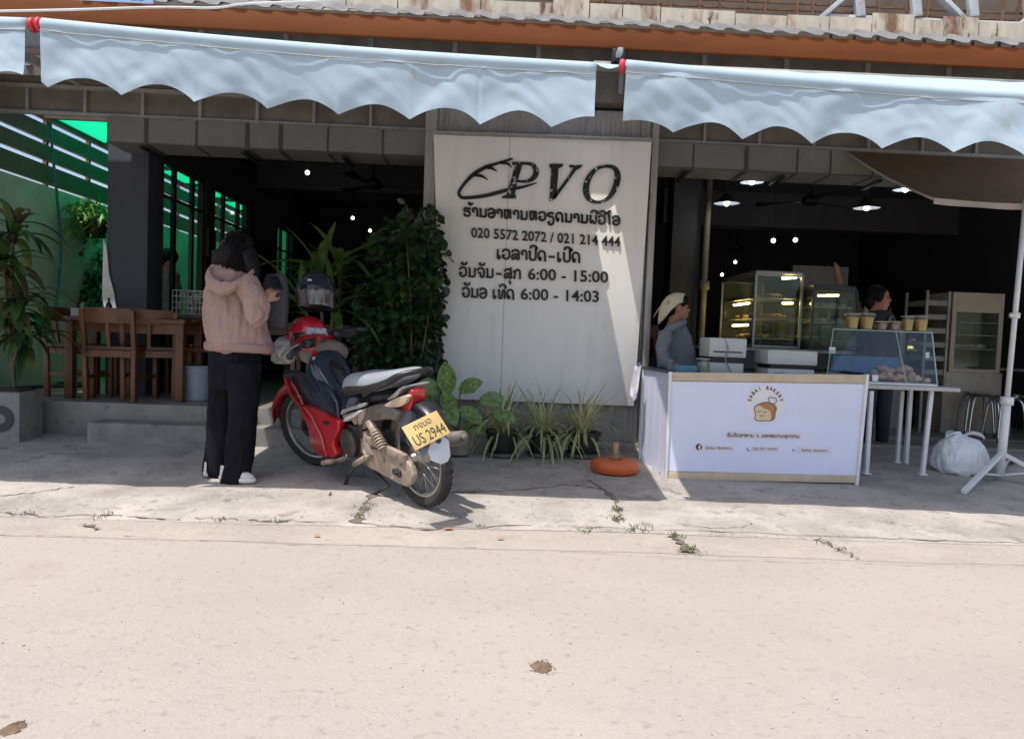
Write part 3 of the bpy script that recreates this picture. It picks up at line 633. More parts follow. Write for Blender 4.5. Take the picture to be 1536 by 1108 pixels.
STE = math.radians(21); SA = V((1.16, 0, .28)); SD = (V((1.0, 0, .93))-SA).normalized(); SM = Matrix.Rotation(STE, 3, SD)
def ST(p): return SA+SM @ (V(p)-SA)
def wheel(cx, steer, brake):
    R = .279; c = V((cx, 0, R)); RM = SM if steer else Matrix.Identity(3)
    T = lambda p: (ST(c+V(p)) if steer else c+V(p))
    b = MB(); prof = [(.222, -.016), (.235, -.028), (.258, -.031), (.272, -.022), (.279, 0), (.272, .022), (.258, .031), (.235, .028), (.222, .016)]
    rings = [[T((math.cos(2*PI*k/48)*r, y, math.sin(2*PI*k/48)*r)) for k in range(48)] for r, y in prof]; b.loft(rings, caps=False)
    for k in range(48):
        for sg in (-1, 1):
            a0 = 2*PI*k/48; pts = [T((math.cos(a0+da)*r, sg*y, math.sin(a0+da)*r)) for r, y, da in ((.270, .026, 0), (.2805, .010, .05))]; b.bar(pts[0], pts[1], .006, .006)
    ty = b.build('tyre', K_tyre, bk, 'auto')
    b = MB(); prof = [(.224, -.017), (.216, -.019), (.206, -.012), (.204, 0), (.206, .012), (.216, .019), (.224, .017)]
    rings = [[T((math.cos(2*PI*k/48)*r, y, math.sin(2*PI*k/48)*r)) for k in range(48)] for r, y in prof]; b.loft(rings, caps=False); b.build('rim', K_rim, ty, True)
    b = MB()
    for k in range(36):
        a = 2*PI*k/36; sg = 1 if k % 2 else -1; tw = .55*(1 if (k//2) % 2 else -1); hr = brake*.75
        b.tube([T((hr*math.cos(a+tw), sg*.026, hr*math.sin(a+tw))), T((.206*math.cos(a), sg*.004, .206*math.sin(a)))], .0016, 5)
    b.build('spokes', K_rim, ty, True)
    b = MB(); d = RM @ V((0, 1, 0)); b.lathe([(0, -.055), (.022, -.055), (.03, -.035), (brake, -.03), (brake, .03), (.03, .036), (.022, .055), (0, .055)], T((0, 0, 0)), d, 24); b.build('hub', K_eng if brake > .07 else K_rim, ty, 'auto')
    return ty
wheel(0, 0, .062); wheel(1.235, STE, .075)
# rear end: swing arm, closed chain case, shock, stand, pegs
b = MB(); b.bar((0, .085, .285), (.40, .085, .335), .03, .045); b.bar((0, -.085, .285), (.40, -.085, .335), .03, .045); b.build('swing_arm', K_dust, bk, bevel=.006)
b = MB(); pl = [r2(185, 590), r2(215, 540), r2(262, 590), r2(400, 615), r2(500, 650), r2(560, 720), r2(578, 790), r2(560, 850), r2(525, 868), r2(470, 848), r2(215, 708), r2(185, 640)]
b.prism([bp(px, py, .088) for px, py in pl], (0, -.035, 0)); b.build('chain_case', K_dust, bk, bevel=.012, seg=3)
b = MB(); o = bp(*r2(470, 765), .09); b.lathe([(0, .02), (.012, .02), (.013, .008), (.022, .008), (.03, 0), (.03, -.01)], o, (0, 1, 0), 8); b.bar(o+V((.05, .004, .0)), o+V((-.03, .004, 0)), .012, .03); b.build('axle_nut', K_eng, bk, bevel=.002)
b = MB(); t0 = bp(*r2(262, 395), .105); t1 = bp(*r2(372, 605), .105)
b.tube([t0, t0.lerp(t1, .45)], .026, 12); b.tube([t0.lerp(t1, .4), t1], .013, 10); hx = []
for k in range(73): a = k/72; c = t0.lerp(t1, .34+.6*a); an = a*2*PI*6.5; ax = (t1-t0).normalized(); u = ax.cross(V((0, 1, 0))).normalized(); hx.append(c+u*math.cos(an)*.027+V((0, 1, 0))*math.sin(an)*.027)
b.tube(hx, .006, 6); b.build('shock_absorber', K_dust, bk, True)
b = MB(); q = [bp(*r2(x, y), .11) for x, y in ((150, 720), (105, 790), (80, 870))]; b.tube(q, [.012, .012, .011], 8); b.tube([q[2]+V((0, -.02, 0)), q[2]+V((-.03, .045, -.004))], .011, 7); b.build('side_stand', K_eng, bk, True)
b = MB(); b.tube([bp(*r2(300, 740), .02), bp(*r2(345, 800), .04), bp(*r2(400, 860), .06)], .011, 7); b.tube([bp(*r2(400, 860), .06), bp(*r2(270, 935), .09)], .009, 7); b.build('centre_stand', K_eng, bk, True)
b = MB(); b.tube([bp(*r2(150, 705), .12), bp(*r2(250, 645), .13)], .017, 9); b.tube([bp(*r2(225, 590), .09), bp(*r2(238, 650), .1), bp(*r2(190, 690), .11)], .012, 8); b.build('rear_footpeg', K_dust, bk, True)
b = MB(); b.tube([bp(*r1(575, 930), .2), bp(*r1(700, 905), .15)], .017, 9); b.tube([bp(*r1(700, 905), .15), bp(*r1(840, 870), .12), bp(*r1(900, 830), .1)], .010, 8); b.build('front_footpeg', K_dust, bk, True)
b = MB(); b.tube(cr([tuple(bp(*r1(x, y), .14)) for x, y in ((620, 890), (720, 905), (800, 900), (835, 840))], 5), .008, 7); b.build('gear_pedal', K_rim, bk, True)
# engine
b = MB(); b.box((.60, 0, .30), (.30, .20, .19)); b.box((.80, 0, .31), (.2, .13, .12)); b.lathe([(0, .0), (.085, .0), (.09, .03), (.075, .04), (0, .042)], (.56, .10, .29), (0, 1, 0), 18); b.lathe([(0, 0), (.05, 0), (.055, .02), (0, .03)], (.69, .10, .34), (0, 1, 0), 14)
for k in range(7): b.box((.76+k*.02, 0, .31), (.006, .155, .15))
b.build('engine', K_eng, bk, bevel=.012)
b = MB(); b.tube(cr([(.86, -.06, .26), (.7, -.12, .18), (.4, -.15, .21), (.2, -.15, .27)], 6), .018, 9); b.tube([(.40, -.15, .24), (.12, -.155, .31), (-.19, -.16, .375)], [.035, .046, .04], 14); b.tube([(-.19, -.16, .375), (-.215, -.16, .382)], .02, 10); b.build('exhaust', K_grey, bk, True)
b = MB(); b.tube(cr([tuple(bp(*r2(x, y), .06)) for x, y in ((50, 560), (100, 600), (150, 640), (190, 650))], 5), .008, 6); b.tube(cr([tuple(bp(*r1(x, y), .1)) for x, y in ((740, 620), (800, 740), (880, 800), (930, 830))], 5), .007, 6); b.tube(cr([tuple(bp(*r1(x, y), .11)) for x, y in ((730, 760), (760, 660), (770, 560))], 5), .006, 6); b.build('cables', K_blk, bk, True)
# frame tube under the seat and side plates
b = MB(); b.tube([(.45, .09, .34), (.42, .09, .55)], .03, 8); b.tube([(.46, .0, .35), (.75, 0, .62), (1.0, 0, .74)], .045, 10); b.tube([(.2, 0, .6), (.6, 0, .5)], .05, 8); b.build('frame', K_blk, bk, True)
b = MB(); b.prism([bp(*r2(*p), .10) for p in ((190, 540), (205, 470), (230, 462), (262, 590), (280, 640), (240, 645), (180, 620))], (0, -.03, 0)); b.build('frame_plate', K_dust, bk, bevel=.008)
# tail: lower dark body, silver strip, indicator, lamp, mudguard, plate, flap
def plate_part(name, pts, y, th, m, bev=.012, both=True, label=None):
    P_ = [bp(px, py, y) for px, py in pts]; b = MB(); b.prism(P_, (0, -th, 0))
    if both: b.prism([V((p.x, -p.y, p.z)) for p in P_], (0, th, 0))
    return b.build(name, m, bk, bevel=bev, seg=3, label=label)
plate_part('tail_body', [r2(p[0] if p[0] < 380 else 380+(p[0]-380)*.5, p[1]) for p in ((190, 470), (215, 360), (235, 290), (330, 265), (460, 300), (560, 330), (500, 400), (440, 385), (350, 385), (270, 400), (235, 440))], .105, .2, K_grey, .02, False)
plate_part('side_strip', [r2(*p) for p in ((45, 345), (60, 310), (215, 262), (228, 268), (215, 290), (110, 320), (60, 345))], .125, .03, K_sil, .006)
plate_part('side_stripe', [r2(*p) for p in ((65, 395), (85, 365), (190, 315), (205, 318), (150, 360), (85, 395))], .128, .025, K_wht, .005)
plate_part('side_cover', [r2(*p) for p in ((60, 350), (210, 305), (232, 300), (215, 360), (190, 420), (150, 420), (130, 390), (80, 400))], .118, .03, K_dust, .008)
plate_part('tail_trim', [r2(p[0] if p[0] < 420 else 420+(p[0]-420)*.55, p[1]) for p in ((380, 240), (400, 222), (500, 165), (550, 142), (575, 142), (580, 155), (545, 168), (480, 215), (400, 242))], .085, .17, K_sil, .012, False)
plate_part('indicator', [r2(*p) for p in ((332, 296), (360, 275), (450, 225), (530, 200), (545, 215), (520, 262), (480, 290), (400, 298))], .098, .025, K_amb, .008, False)
b = MB(); tl = [r2(484+(p[0]-500)*.95, p[1]) for p in ((545, 205), (560, 172), (580, 162), (592, 180), (590, 240), (578, 295), (560, 325), (530, 325), (500, 300), (512, 262))]
b.prism([bp(px, py, .060) for px, py in tl], (0, -.085, 0)); b.build('tail_lamp', K_lens, bk, bevel=.02, seg=4)
plate_part('rear_mudguard', [r2(440+(p[0]-450)*.7, p[1]) for p in ((470, 330), (540, 332), (580, 305), (625, 335), (605, 385), (570, 425), (530, 440), (490, 440), (450, 395))], .07, .14, mat('grey blue mudguard', (.085, .10, .135), .45, var=.15, spots=[((.2, .17, .14), 8, .6, .75)]), .02, False)
b = MB(); rings = []
for k in range(12):
    a = math.radians(20+k*11); r = .315; rings.append([V((r*math.cos(a), yy, .279+r*math.sin(a)+dz)) for yy, dz in ((-.06, -.02), (-.045, .004), (0, .012), (.045, .004), (.06, -.02), (.045, -.004), (0, .004), (-.045, -.004))])
b.loft(rings); b.build('inner_mudguard', K_blk, bk, True)
# number plate: facing backward, its own small plane
pc = bx(*r2(672, 455), -.335); ux = V((0, -1, .20)).normalized(); a0 = math.radians(50); uz = V((math.sin(a0)*.9, 0, math.cos(a0))).normalized(); nx = V((-math.cos(a0), 0, math.sin(a0)*.9)).normalized()
pw, ph = .215, .145
PP = lambda u, v: pc+ux*(u*pw)+uz*(v*ph)
b = MB(); b.prism([PP(*q) for q in ((-.5, -.5), (.5, -.5), (.5, .5), (-.5, .5))], nx*-.006); npz = b.build('number_plate', K_plate, bk, bevel=.002)
K_ptx = mat('plate lettering', (.045, .03, .02), .5)
b = MB(); PT = lambda x, y: PP(x, -y)+nx*.0008
put_text(b, 'US 2944', (-.42, .40), (.44, .40), .42, PT, nx*.0015)
LS = [('ກ', -.24), ('ຈ', -.12), ('ນ', 0), ('ວ', .12)]
lao(b, 'ກຈນວ', (-.26, -.16), (.24, -.16), .18, .016, PT, nx*.0015); b.build('plate_lettering', K_ptx, npz)
b = MB(); b.box(pc-nx*.04, (.01, .05, .03)); b.build('plate_bracket', K_blk, npz)
fc = bx(*r2(762, 612), -.36); FP = lambda u, v: fc+ux*(u*.13)+V((.10, 0, .995))*(v*.135)
b = MB(); b.prism([FP(*q) for q in ((-.5, .25), (-.3, .48), (.28, .5), (.5, .2), (.46, -.35), (.3, -.5), (-.02, -.46), (-.42, -.15))], (-.008, 0, 0)); b.build('mud_flap', K_wht, bk, bevel=.003)
b = MB(); b.bar(FP(0, .40)+V((-.01, 0, .0)), FP(0, .62)+V((.02, 0, 0)), .025, .012); b.tube([FP(.0, .42)+V((-.016, 0, 0)), FP(0, .42)+V((.0, 0, 0))], .014, 8); b.build('flap_bracket', K_blk, bk)
# seat
b = MB(); rings = []
for x, zt, hw, dep in ((.66, .615, .07, .09), (.63, .67, .095, .13), (.55, .705, .115, .14), (.42, .715, .125, .13), (.28, .725, .13, .12), (.18, .742, .13, .105), (.09, .757, .115, .09), (.02, .765, .095, .06), (-.01, .758, .08, .035)):
    rings.append([V((x, hw*cy, zt-dep*cz)) for cy, cz in ((-1, .95), (-1.04, .5), (-.92, .12), (-.55, -.02), (0, .03), (.55, -.02), (.92, .12), (1.04, .5), (1, .95))])
n = len(rings[0]); b.loft(rings); ob = b.build('seat', [K_seat, K_seatb], bk, False)
for p in ob.data.polygons:
    zr = [ob.data.vertices[i].index % n for i in p.vertices]; p.material_index = 1 if (max(zr) <= 2 and min(zr) < 1) or (min(zr) >= 6 and max(zr) > 7) or len(zr) > 4 else 0
md = ob.modifiers.new('s', 'SUBSURF'); md.levels = md.render_levels = 2; ob.data.shade_smooth()
b = MB(); pts = [(.30, .135, .615), (.16, .14, .665), (.04, .13, .71), (-.03, .095, .745), (-.075, .0, .755), (-.03, -.095, .745), (.04, -.13, .71), (.16, -.14, .665), (.30, -.135, .615)]; b.tube(cr(pts, 6), .015, 9); b.build('grab_rail', K_blk, bk, True)
# centre body and leg shield
b = MB(); rings = []
for x, zt, zb, hw in ((.52, .60, .42, .085), (.62, .585, .40, .10), (.74, .60, .44, .115), (.84, .68, .50, .13), (.91, .75, .54, .14), (.97, .80, .60, .15), (1.02, .83, .66, .13)):
    rings.append([V((x, hw*c_, zb+(zt-zb)*s_)) for c_, s_ in ((-1, 0), (-1.02, .5), (-.75, .9), (0, 1.02), (.75, .9), (1.02, .5), (1, 0))])
b.loft(rings); ob = b.build('centre_cover', K_blue, bk); md = ob.modifiers.new('s', 'SUBSURF'); md.levels = md.render_levels = 2; ob.data.shade_smooth()
def shield(name, pts, y0, m, th=.012, bulge=.03, both=True):
    P_ = cr(pts, 3, True); b = MB()
    for sg in ((1, -1) if both else (1,)):
        o = [bp(px, py, y0) for px, py in P_]; c = sum(o, V())/len(o); n = len(o); R_ = []
        for f, dy in ((1, -th), (1, 0), (.93, bulge*.5), (.8, bulge*.85), (.5, bulge), (.06, bulge)): R_.append([V(((c+(p-c)*f).x, sg*(y0+dy), (c+(p-c)*f).z)) for p in o])
        b.loft(R_)
    return b.build(name, m, bk, True)
plate_part('leg_shield', [r1(*p) for p in ((160, 40), (215, 30), (265, 110), (320, 200), (420, 320), (540, 385), (735, 490), (745, 470), (725, 300), (640, 160), (520, 60), (420, 20), (300, -40), (180, -30))], .128, .03, K_blue, .014)
plate_part('lower_fairing', [r1(*p) for p in ((332, 345), (378, 328), (430, 345), (520, 390), (730, 490), (748, 530), (735, 610), (690, 690), (680, 745), (722, 835), (690, 875), (600, 875), (530, 850), (470, 770), (440, 680), (430, 590), (380, 470))], .158, .05, K_red, .016)
plate_part('fairing_edge', [r1(*p) for p in ((168, 50), (185, 42), (250, 215), (345, 335), (395, 430), (540, 600), (600, 760), (620, 870), (600, 872), (575, 740), (520, 610), (380, 480), (320, 345), (235, 230))], .170, .03, K_red, .008)
plate_part('fairing_vent', [r1(*p) for p in ((590, 520), (575, 488), (640, 500), (655, 520), (620, 540))], .161, .01, K_blk, .002, False)
b = MB(); b.tube(cr([tuple(bp(*r1(x, y), .175)) for x, y in ((385, 350), (450, 420), (520, 560), (570, 660), (600, 800))], 5), .006, 6); b.tube(cr([tuple(bp(*r1(x, y), .17)) for x, y in ((285, 120), (330, 220), (375, 320))], 5), .006, 6); b.build('fairing_line', mat('light trim line', (.55, .09, .08), .3), bk, True)
# front mudguard, fork, head cowl
b = MB(); RM = SM; rings = []; fcx = ST((1.235, 0, .279))
for k in range(15):
    a = math.radians(8+k*10.5); r = .318+.014*math.sin(k/14*PI); tp = 1 if 1 < k < 12 else .7
    rings.append([fcx+RM @ V((r*math.cos(a), yy*tp, r*math.sin(a)+dz)) for yy, dz in ((-.066, -.075), (-.062, -.02), (-.035, .008), (0, .014), (.035, .008), (.062, -.02), (.066, -.075), (.05, -.03), (0, .004), (-.05, -.03))])
b.loft(rings); b.build('front_mudguard', K_red, bk, True)
b = MB()
for sg in (-1, 1):
    b.tube([fcx+RM @ V((0, sg*.075, 0)), fcx+RM @ V((-.05, sg*.075, .2)), fcx+RM @ V((-.155, sg*.07, .48))], [.02, .021, .017], 10)
b.tube([(1.075, 0, .66), (1.01, 0, .88)], .03, 10); b.build('front_fork', K_eng, bk, True)
b = MB(); rings = []
for x, hw, z0, z1 in ((1.00, .12, .76, .90), (1.06, .145, .74, .93), (1.12, .135, .75, .93), (1.18, .10, .79, .90), (1.21, .05, .81, .88)):
    rings.append([ST((x, hw*c_, (z0+z1)/2+(z1-z0)/2*s_)) for c_, s_ in [(math.cos(2*PI*k/14), math.sin(2*PI*k/14)) for k in range(14)]])
b.loft(rings); b.build('head_cowl', K_red, bk, True)
b = MB(); rings = []
for x, hw, z0, z1 in ((.985, .09, .70, .80), (.965, .15, .695, .835), (1.0, .17, .71, .86), (1.06, .14, .76, .88)):
    rings.append([V((x, hw*c_, (z0+z1)/2+(z1-z0)/2*s_)) for c_, s_ in [(math.cos(2*PI*k/16), math.sin(2*PI*k/16)) for k in range(16)]])
b.loft(rings); b.build('inner_cover', K_cov, bk, True)
hz = .885
b = MB(); b.tube([ST(p) for p in cr([(.93, .36, hz-.03), (.96, .24, hz-.005), (1.01, .1, hz), (1.01, -.1, hz), (.96, -.24, hz-.005), (.93, -.36, hz-.03)], 5)], .012, 8); b.box(ST((1.0, .13, hz-.01)), (.05, .07, .05), SM); b.box(ST((1.0, -.13, hz-.01)), (.05, .07, .05), SM); hb = b.build('handlebar', K_blk, bk, True)
for sg in (-1, 1):
    b = MB(); b.tube([ST((.925, sg*.375, hz-.032)), ST((.952, sg*.27, hz-.012))], .018, 10); b.tube([ST((.92, sg*.378, hz-.033)), ST((.926, sg*.372, hz-.032))], .022, 10); b.build('grip', K_blk, hb, True)
    b = MB(); b.tube([ST(p) for p in cr([(1.0, sg*.2, hz), (1.04, sg*.28, hz-.02), (1.02, sg*.36, hz-.04)], 4)], .006, 7); b.build('lever', K_rim, hb, True)
b = MB(); mc = bp(496, 538, -.16); b.tube([ST((.98, -.17, hz)), (mc+ST((.98, -.17, hz)))/2+V((0, 0, .02)), mc], .006, 7); b.ell(mc, (.02, .045, .06), 14, 10, SM); b.ell(mc+V((-.012, 0.0, 0)), (.012, .018, .026), 12, 8, SM, 1); b.build('mirror', [K_blk, K_sil], hb, True)
b = MB(); b.ell((.962, .09, .765), (.012, .016, .016), 10, 6); b.build('ignition_lock', K_rim, bk, True)
# helmets and bag riding on the bars
def helmet(name, label, c, r, yaw, pitch, shell, visor, extra=None, open_=PI*.62):
    h = thing(name, label, 'helmet', c); h.rotation_euler = (pitch, 0, yaw); BASE[h.name] = V((0, 0, 0))
    b = MB(); rings = []
    for i in range(15):
        th = i/14*PI*.70
        rings.append([V((r[0]*math.sin(th)*math.cos(f), r[1]*math.sin(th)*math.sin(f)*(1.08 if math.sin(f) > 0 else 1), r[2]*math.cos(th)-(.25*r[2] if i == 14 else 0)*0)) for f in [2*PI*k/28 for k in range(28)]] if i else [V((r[0]*.03*math.cos(2*PI*k/28), r[1]*.03*math.sin(2*PI*k/28), r[2])) for k in range(28)])
    b.loft(rings); b.build('shell', shell, h, True)
    b = MB(); low = [V((r[0]*.815*math.cos(2*PI*k/28), r[1]*.83*math.sin(2*PI*k/28), r[2]*math.cos(PI*.70)+.004)) for k in range(28)]; b.tube(low, .009, 7, closed=True); b.build('rim_trim', K_blk, h, True)
    b = MB(); R_ = []
    for i in range(8):
        th = PI*(.53+.27*i/7); R_.append([V((1.03*r[0]*math.sin(min(th, PI*.60))*math.sin(f), -1.06*r[1]*math.sin(min(th, PI*.58))*math.cos(f), r[2]*1.02*math.cos(th))) for f in [-1.15+2.3*k/16 for k in range(17)]])
    n = 17; b.add(sum(R_, []), [(i*n+j, i*n+j+1, (i+1)*n+j+1, (i+1)*n+j) for i in range(7) for j in range(n-1)]); vz = b.build('visor', visor, h, True)
    md = vz.modifiers.new('t', 'SOLIDIFY'); md.thickness = .003
    return h
K_hblk = mat('satin black helmet', (.014, .018, .026), .22, coat=.4, var=.1)
K_vis = mat('smoked visor', (.20, .165, .145), .1, coat=.6, var=.3, vs=9, spots=[((.03, .03, .035), 7, .5, .6)], stretch=(3, 3, .8))
K_hred = mat('red helmet shell', (.50, .012, .03), .25, coat=.6, var=.08)
h1c = W(473, 440, 5.0)
h1 = helmet('helmet', 'black helmet with smoked visor perched on top of the red one', h1c, (.136, .15, .155), math.radians(18), math.radians(-16), K_hblk, K_vis)
b = MB()
for k in range(5): b.box((-.055+k*.0135, -.137+.002*k, .045-.0*k), (.011, .006, .013))
b.build('badge', mat('white badge', (.75, .75, .75), .5), h1)
h2c = W(461, 501, 4.95)
h2 = helmet('helmet', 'bright red helmet with dark graphic patch resting under the black one', h2c, (.132, .145, .125), math.radians(30), math.radians(-10), K_hred, mat('dark visor', (.02, .022, .028), .12, coat=.5))
b = MB(); HP = lambda x, y: V((.075+x*.075, -.118-.012*(1-x*x)-.012, .012-y*.055)) if False else V((x*.075+.02, -.149-.004*(1-x*x), -.005-y*.05))
for k in range(9):
    x0 = -.9+k*.2; b.ribbon(cr([(x0, .45, .10), (x0+.05+rnd(-.1, .1), -.45, .12), (x0+.15, .1, .10), (x0+.2, .5, .09)], 4), HP, (0, -.003, 0))
b.build('graphic', mat('pale graphic', (.35, .42, .48), .5), h2)
# clear plastic bag hanging on the left grip
M_bag = mat('thin clear plastic', (.62, .60, .58), .18, alpha=.72, var=.2, vs=12, bump=.6, bs=30, coat=.4)
b = MB(); bc = W(428, 527, 4.95)
b.ell(bc, (.088, .075, .105), 44, 32); ob = b.build('plastic_bag', M_bag, None, True)
for v in ob.data.vertices:
    p = v.co-bc; k = .012*nz(p, 40)+.034*abs(nz(p, 14, 5))+.01*abs(nz(p, 30, 2)); v.co += p.normalized()*(k-.012); v.co.z = max(v.co.z, bc.z-.085)
tag(ob, 'crumpled clear plastic bag hanging at the front of the motorbike handlebar', 'bag')
# ------------------------------------------------------------------ people
M_skin = mat('skin', (.46, .25, .17), .6, var=.12, vs=14, spec=.3, bump=.05, bs=300); M_skin2 = mat('tan skin', (.36, .18, .12), .6, var=.14, vs=16, spec=.3, bump=.05, bs=300)
M_hair = mat('dark hair', (.007, .005, .005), .6, var=.3, vs=40, stretch=(3, 3, .15), spec=.2); M_hairb = mat('reddish brown hair', (.10, .032, .018), .4, var=.35, vs=40, stretch=(3, 3, .2))
M_pink = mat('dusty pink cotton', (.355, .23, .20), .9, var=.05, vs=5, bump=.12, bs=240)
M_pants = mat('black trouser cloth', (.010, .010, .014), .95, spec=.15, var=.15, vs=6, bump=.1, bs=160)
M_shoe = mat('off white canvas', (.62, .59, .55), .8, var=.08, vs=14); M_sole = mat('white rubber', (.68, .66, .62), .6)
M_greyc = mat('grey sweatshirt', (.20, .21, .235), .9, var=.1, vs=9, bump=.12, bs=200)
M_darkc = mat('dark clothing', (.03, .03, .038), .9, var=.2, vs=9)
M_scarf = mat('cream printed scarf', (.62, .56, .42), .85, var=.06, spots=[((.20, .16, .10), 16, .62, .68)])
M_phone = mat('black phone', (.012, .012, .014), .25)
def ring(c, ax, ay, n=20, yaw=0., tilt=0., sq=1.):
    cs, sn = math.cos(yaw), math.sin(yaw); out = []
    for k in range(n):
        a = 2*PI*k/n; ca, sa = math.cos(a), math.sin(a); q = (abs(ca)**sq)*(1 if ca >= 0 else -1)*ax; r_ = (abs(sa)**sq)*(1 if sa >= 0 else -1)*ay
        out.append(V(c)+V((q*cs-r_*sn, q*sn+r_*cs, tilt*q)))
    return out
def head_mesh(b, c, yaw, s=1., m=0):
    # skull, jaw, nose, ears, brow and lips; +x local is the face; c is the head centre
    Rz = Matrix.Rotation(yaw, 3, 'Z'); T = lambda x, y, z: V(c)+Rz @ V((x*s, y*s, z*s))
    R_ = lambda x, y, z, rx, ry, rz: b.ell(T(x, y, z), (rx*s, ry*s, rz*s), 16, 10, Rz, m)
    R_(-.012, 0, .03, .096, .076, .088); R_(.02, 0, -.03, .066, .06, .085); R_(.042, 0, -.088, .034, .036, .024)
    b.loft([[T(.075, y*.008, .03) for y in (-1, 1)]+[T(.07, 0, .04)], [T(.108, y*.017, -.022) for y in (-1, 1)]+[T(.102, 0, -.005)], [T(.082, y*.014, -.034) for y in (-1, 1)]+[T(.09, 0, -.03)]], m)
    for sg in (-1, 1): R_(-.002, sg*.078, -.005, .022, .009, .032); R_(.066, sg*.03, .024, .02, .022, .009)
    R_(.080, 0, -.055, .014, .024, .006); R_(.079, 0, -.066, .013, .02, .006)
    b.tube([T(-.02, 0, -.06), T(-.03, 0, -.16)], [.052*s, .06*s], 14, m)
def face_bits(par, c, yaw, s=1.):
    Rz = Matrix.Rotation(yaw, 3, 'Z'); T = lambda x, y, z: V(c)+Rz @ V((x*s, y*s, z*s)); b = MB()
    for sg in (-1, 1): b.ell(T(.081, sg*.031, .006), (.008*s, .012*s, .006*s), 8, 5, Rz); b.ell(T(.084, sg*.032, .027), (.006*s, .018*s, .003*s), 8, 4, Rz)
    b.build('eyes_and_brows', M_hair, par, True)
def hand(b, w0, dirv, nrm, s=1., curl=.7, m=0):
    # palm, four unequal bent fingers and a thumb from the palm's side
    d = V(dirv).normalized(); n = V(nrm); n = (n-d*n.dot(d)).normalized(); sd = d.cross(n); w0 = V(w0)
    b.loft([[w0+d*t*s+sd*a*wd*s+n*q*th*s for a, q in ((-1, -.6), (-1, .6), (-.4, 1), (.4, 1), (1, .6), (1, -.6), (.4, -1), (-.4, -1))] for t, wd, th in ((0, .026, .017), (.03, .036, .017), (.07, .041, .015), (.088, .038, .012))], m)
    for k, (o, L) in enumerate(((-.030, .066), (-.010, .076), (.010, .071), (.029, .056))):
        p = w0+d*.082*s+sd*o*s; pts = [p]; dd = d.copy()
        for j, f in enumerate((.45, .32, .23)):
            dd = (dd+n*curl*(.5+.35*j)).normalized(); p = p+dd*L*f*s; pts.append(p)
        b.tube(pts, [.0092*s, .0085*s, .0078*s, .006*s], 8, m)
    p = w0+d*.028*s-sd*.034*s; b.tube([p, p+(d*.025-sd*.022+n*.012)*s, p+(d*.05-sd*.022+n*.03)*s, p+(d*.066-sd*.012+n*.042)*s], [.012*s, .0105*s, .0095*s, .007*s], 8, m)
def sil(b, rows, Y, ratio, m=0, n=24, sq=.9, dy=0.):
    # rings fitted to a silhouette: rows of (left px, right px, py[, depth factor, y shift])
    R_ = []
    for r in rows:
        a, c = W(r[0], r[2], Y), W(r[1], r[2], Y); hw = (c.x-a.x)/2; rt = r[3] if len(r) > 3 else ratio; oy = r[4] if len(r) > 4 else 0
        R_.append(ring(((a.x+c.x)/2, Y+dy+oy, (a.z+c.z)/2), hw, hw*rt, n, 0, 0, sq))
    b.loft(R_, m)
# --- woman in the pink hoodie, seen from behind, turned to the right, looking at her phone
PY = 4.66
wo = thing('person', 'person with long dark hair in pink hoodie and black trousers looking at a phone', 'person', (G(348, 722).x, PY, pz(PY)))
fy = math.radians(42)      # she faces right and away
hc = W(357, 376, PY-.02)
b = MB(); head_mesh(b, hc, fy, .98)
wr = W(398, 452, PY-.10); 
hand(b, W(396, 453, PY-.12), W(413, 428, PY-.05)-W(396, 453, PY-.12), V((.3, .75, .5)), .98, .75)
wl = W(380, 455, PY+.20); hand(b, wl, W(402, 434, PY+.10)-wl, V((-.1, -.8, .4)), .98, .6)
b.tube([W(385, 483, PY-.15), W(397, 452, PY-.12)], [.045, .028], 10); b.tube([W(360, 485, PY+.24), wl], [.045, .028], 10)
sil(b, [(326, 372, 430, .5), (322, 380, 470, .5), (330, 380, 505, .45), (336, 372, 522, .4)], PY, .5)
b.tube([W(340, 410, PY), W(338, 440, PY)], [.06, .1], 12)
b.tube([W(386, 440, PY-.06), W(385, 483, PY-.15)], [.055, .045], 10); b.tube([W(350, 440, PY+.16), W(360, 485, PY+.24)], [.055, .045], 10)
for x0, x1, yy in ((364, 354, PY-.055), (334, 324, PY+.07)): b.tube([W(354 if x0 > 350 else 345, 522, PY+(yy-PY)*.3), W(x0, 560, yy), W(x0-2, 630, yy), W(x1, 712, yy)], [.045, .055, .045, .035], 12)
body = b.build('body', M_skin, wo); remesh(body, .0075, 3)
face_bits(wo, hc, fy, .98)
# hoodie: trunk, sleeves, hood, ribbed hem
b = MB()
sil(b, [(317, 372, 402, .75, .0), (309, 385, 418, .62, .01), (305, 393, 440, .60), (304, 396, 470, .60), (307, 401, 495, .62), (309, 408, 512, .64), (310, 409, 522, .64), (313, 404, 527, .6)], PY, .6)
b.tube(cr([tuple(W(*p)) for p in ((368, 424, PY-.11), (380, 448, PY-.155), (385, 476, PY-.175), (387, 481, PY-.175))], 4), [.080, .078, .076, .074, .072, .070, .068, .066, .064, .062, .060, .058, .056][:13], 16)
b.tube([W(380, 481, PY-.165), W(392, 470, PY-.15), W(398, 455, PY-.122)], [.058, .050, .038], 16); b.ell(W(384, 478, PY-.17), (.058, .056, .054))
b.tube([W(345, 425, PY+.14), W(352, 460, PY+.21), W(362, 482, PY+.25)], [.085, .075, .066], 14); b.tube([W(362, 482, PY+.25), W(381, 455, PY+.2)], [.064, .04], 14)
hood = b.build('hoodie', M_pink, wo); remesh(hood, .0065, 4); wrinkle(hood, .012, 6, (1, 1, .4), 3); wrinkle(hood, .011, 13, (1, 1, .35), 8); wrinkle(hood, .005, 30, (1, 1, .5), 5)
b = MB(); hcn = W(347, 406, PY-.115); R_ = []
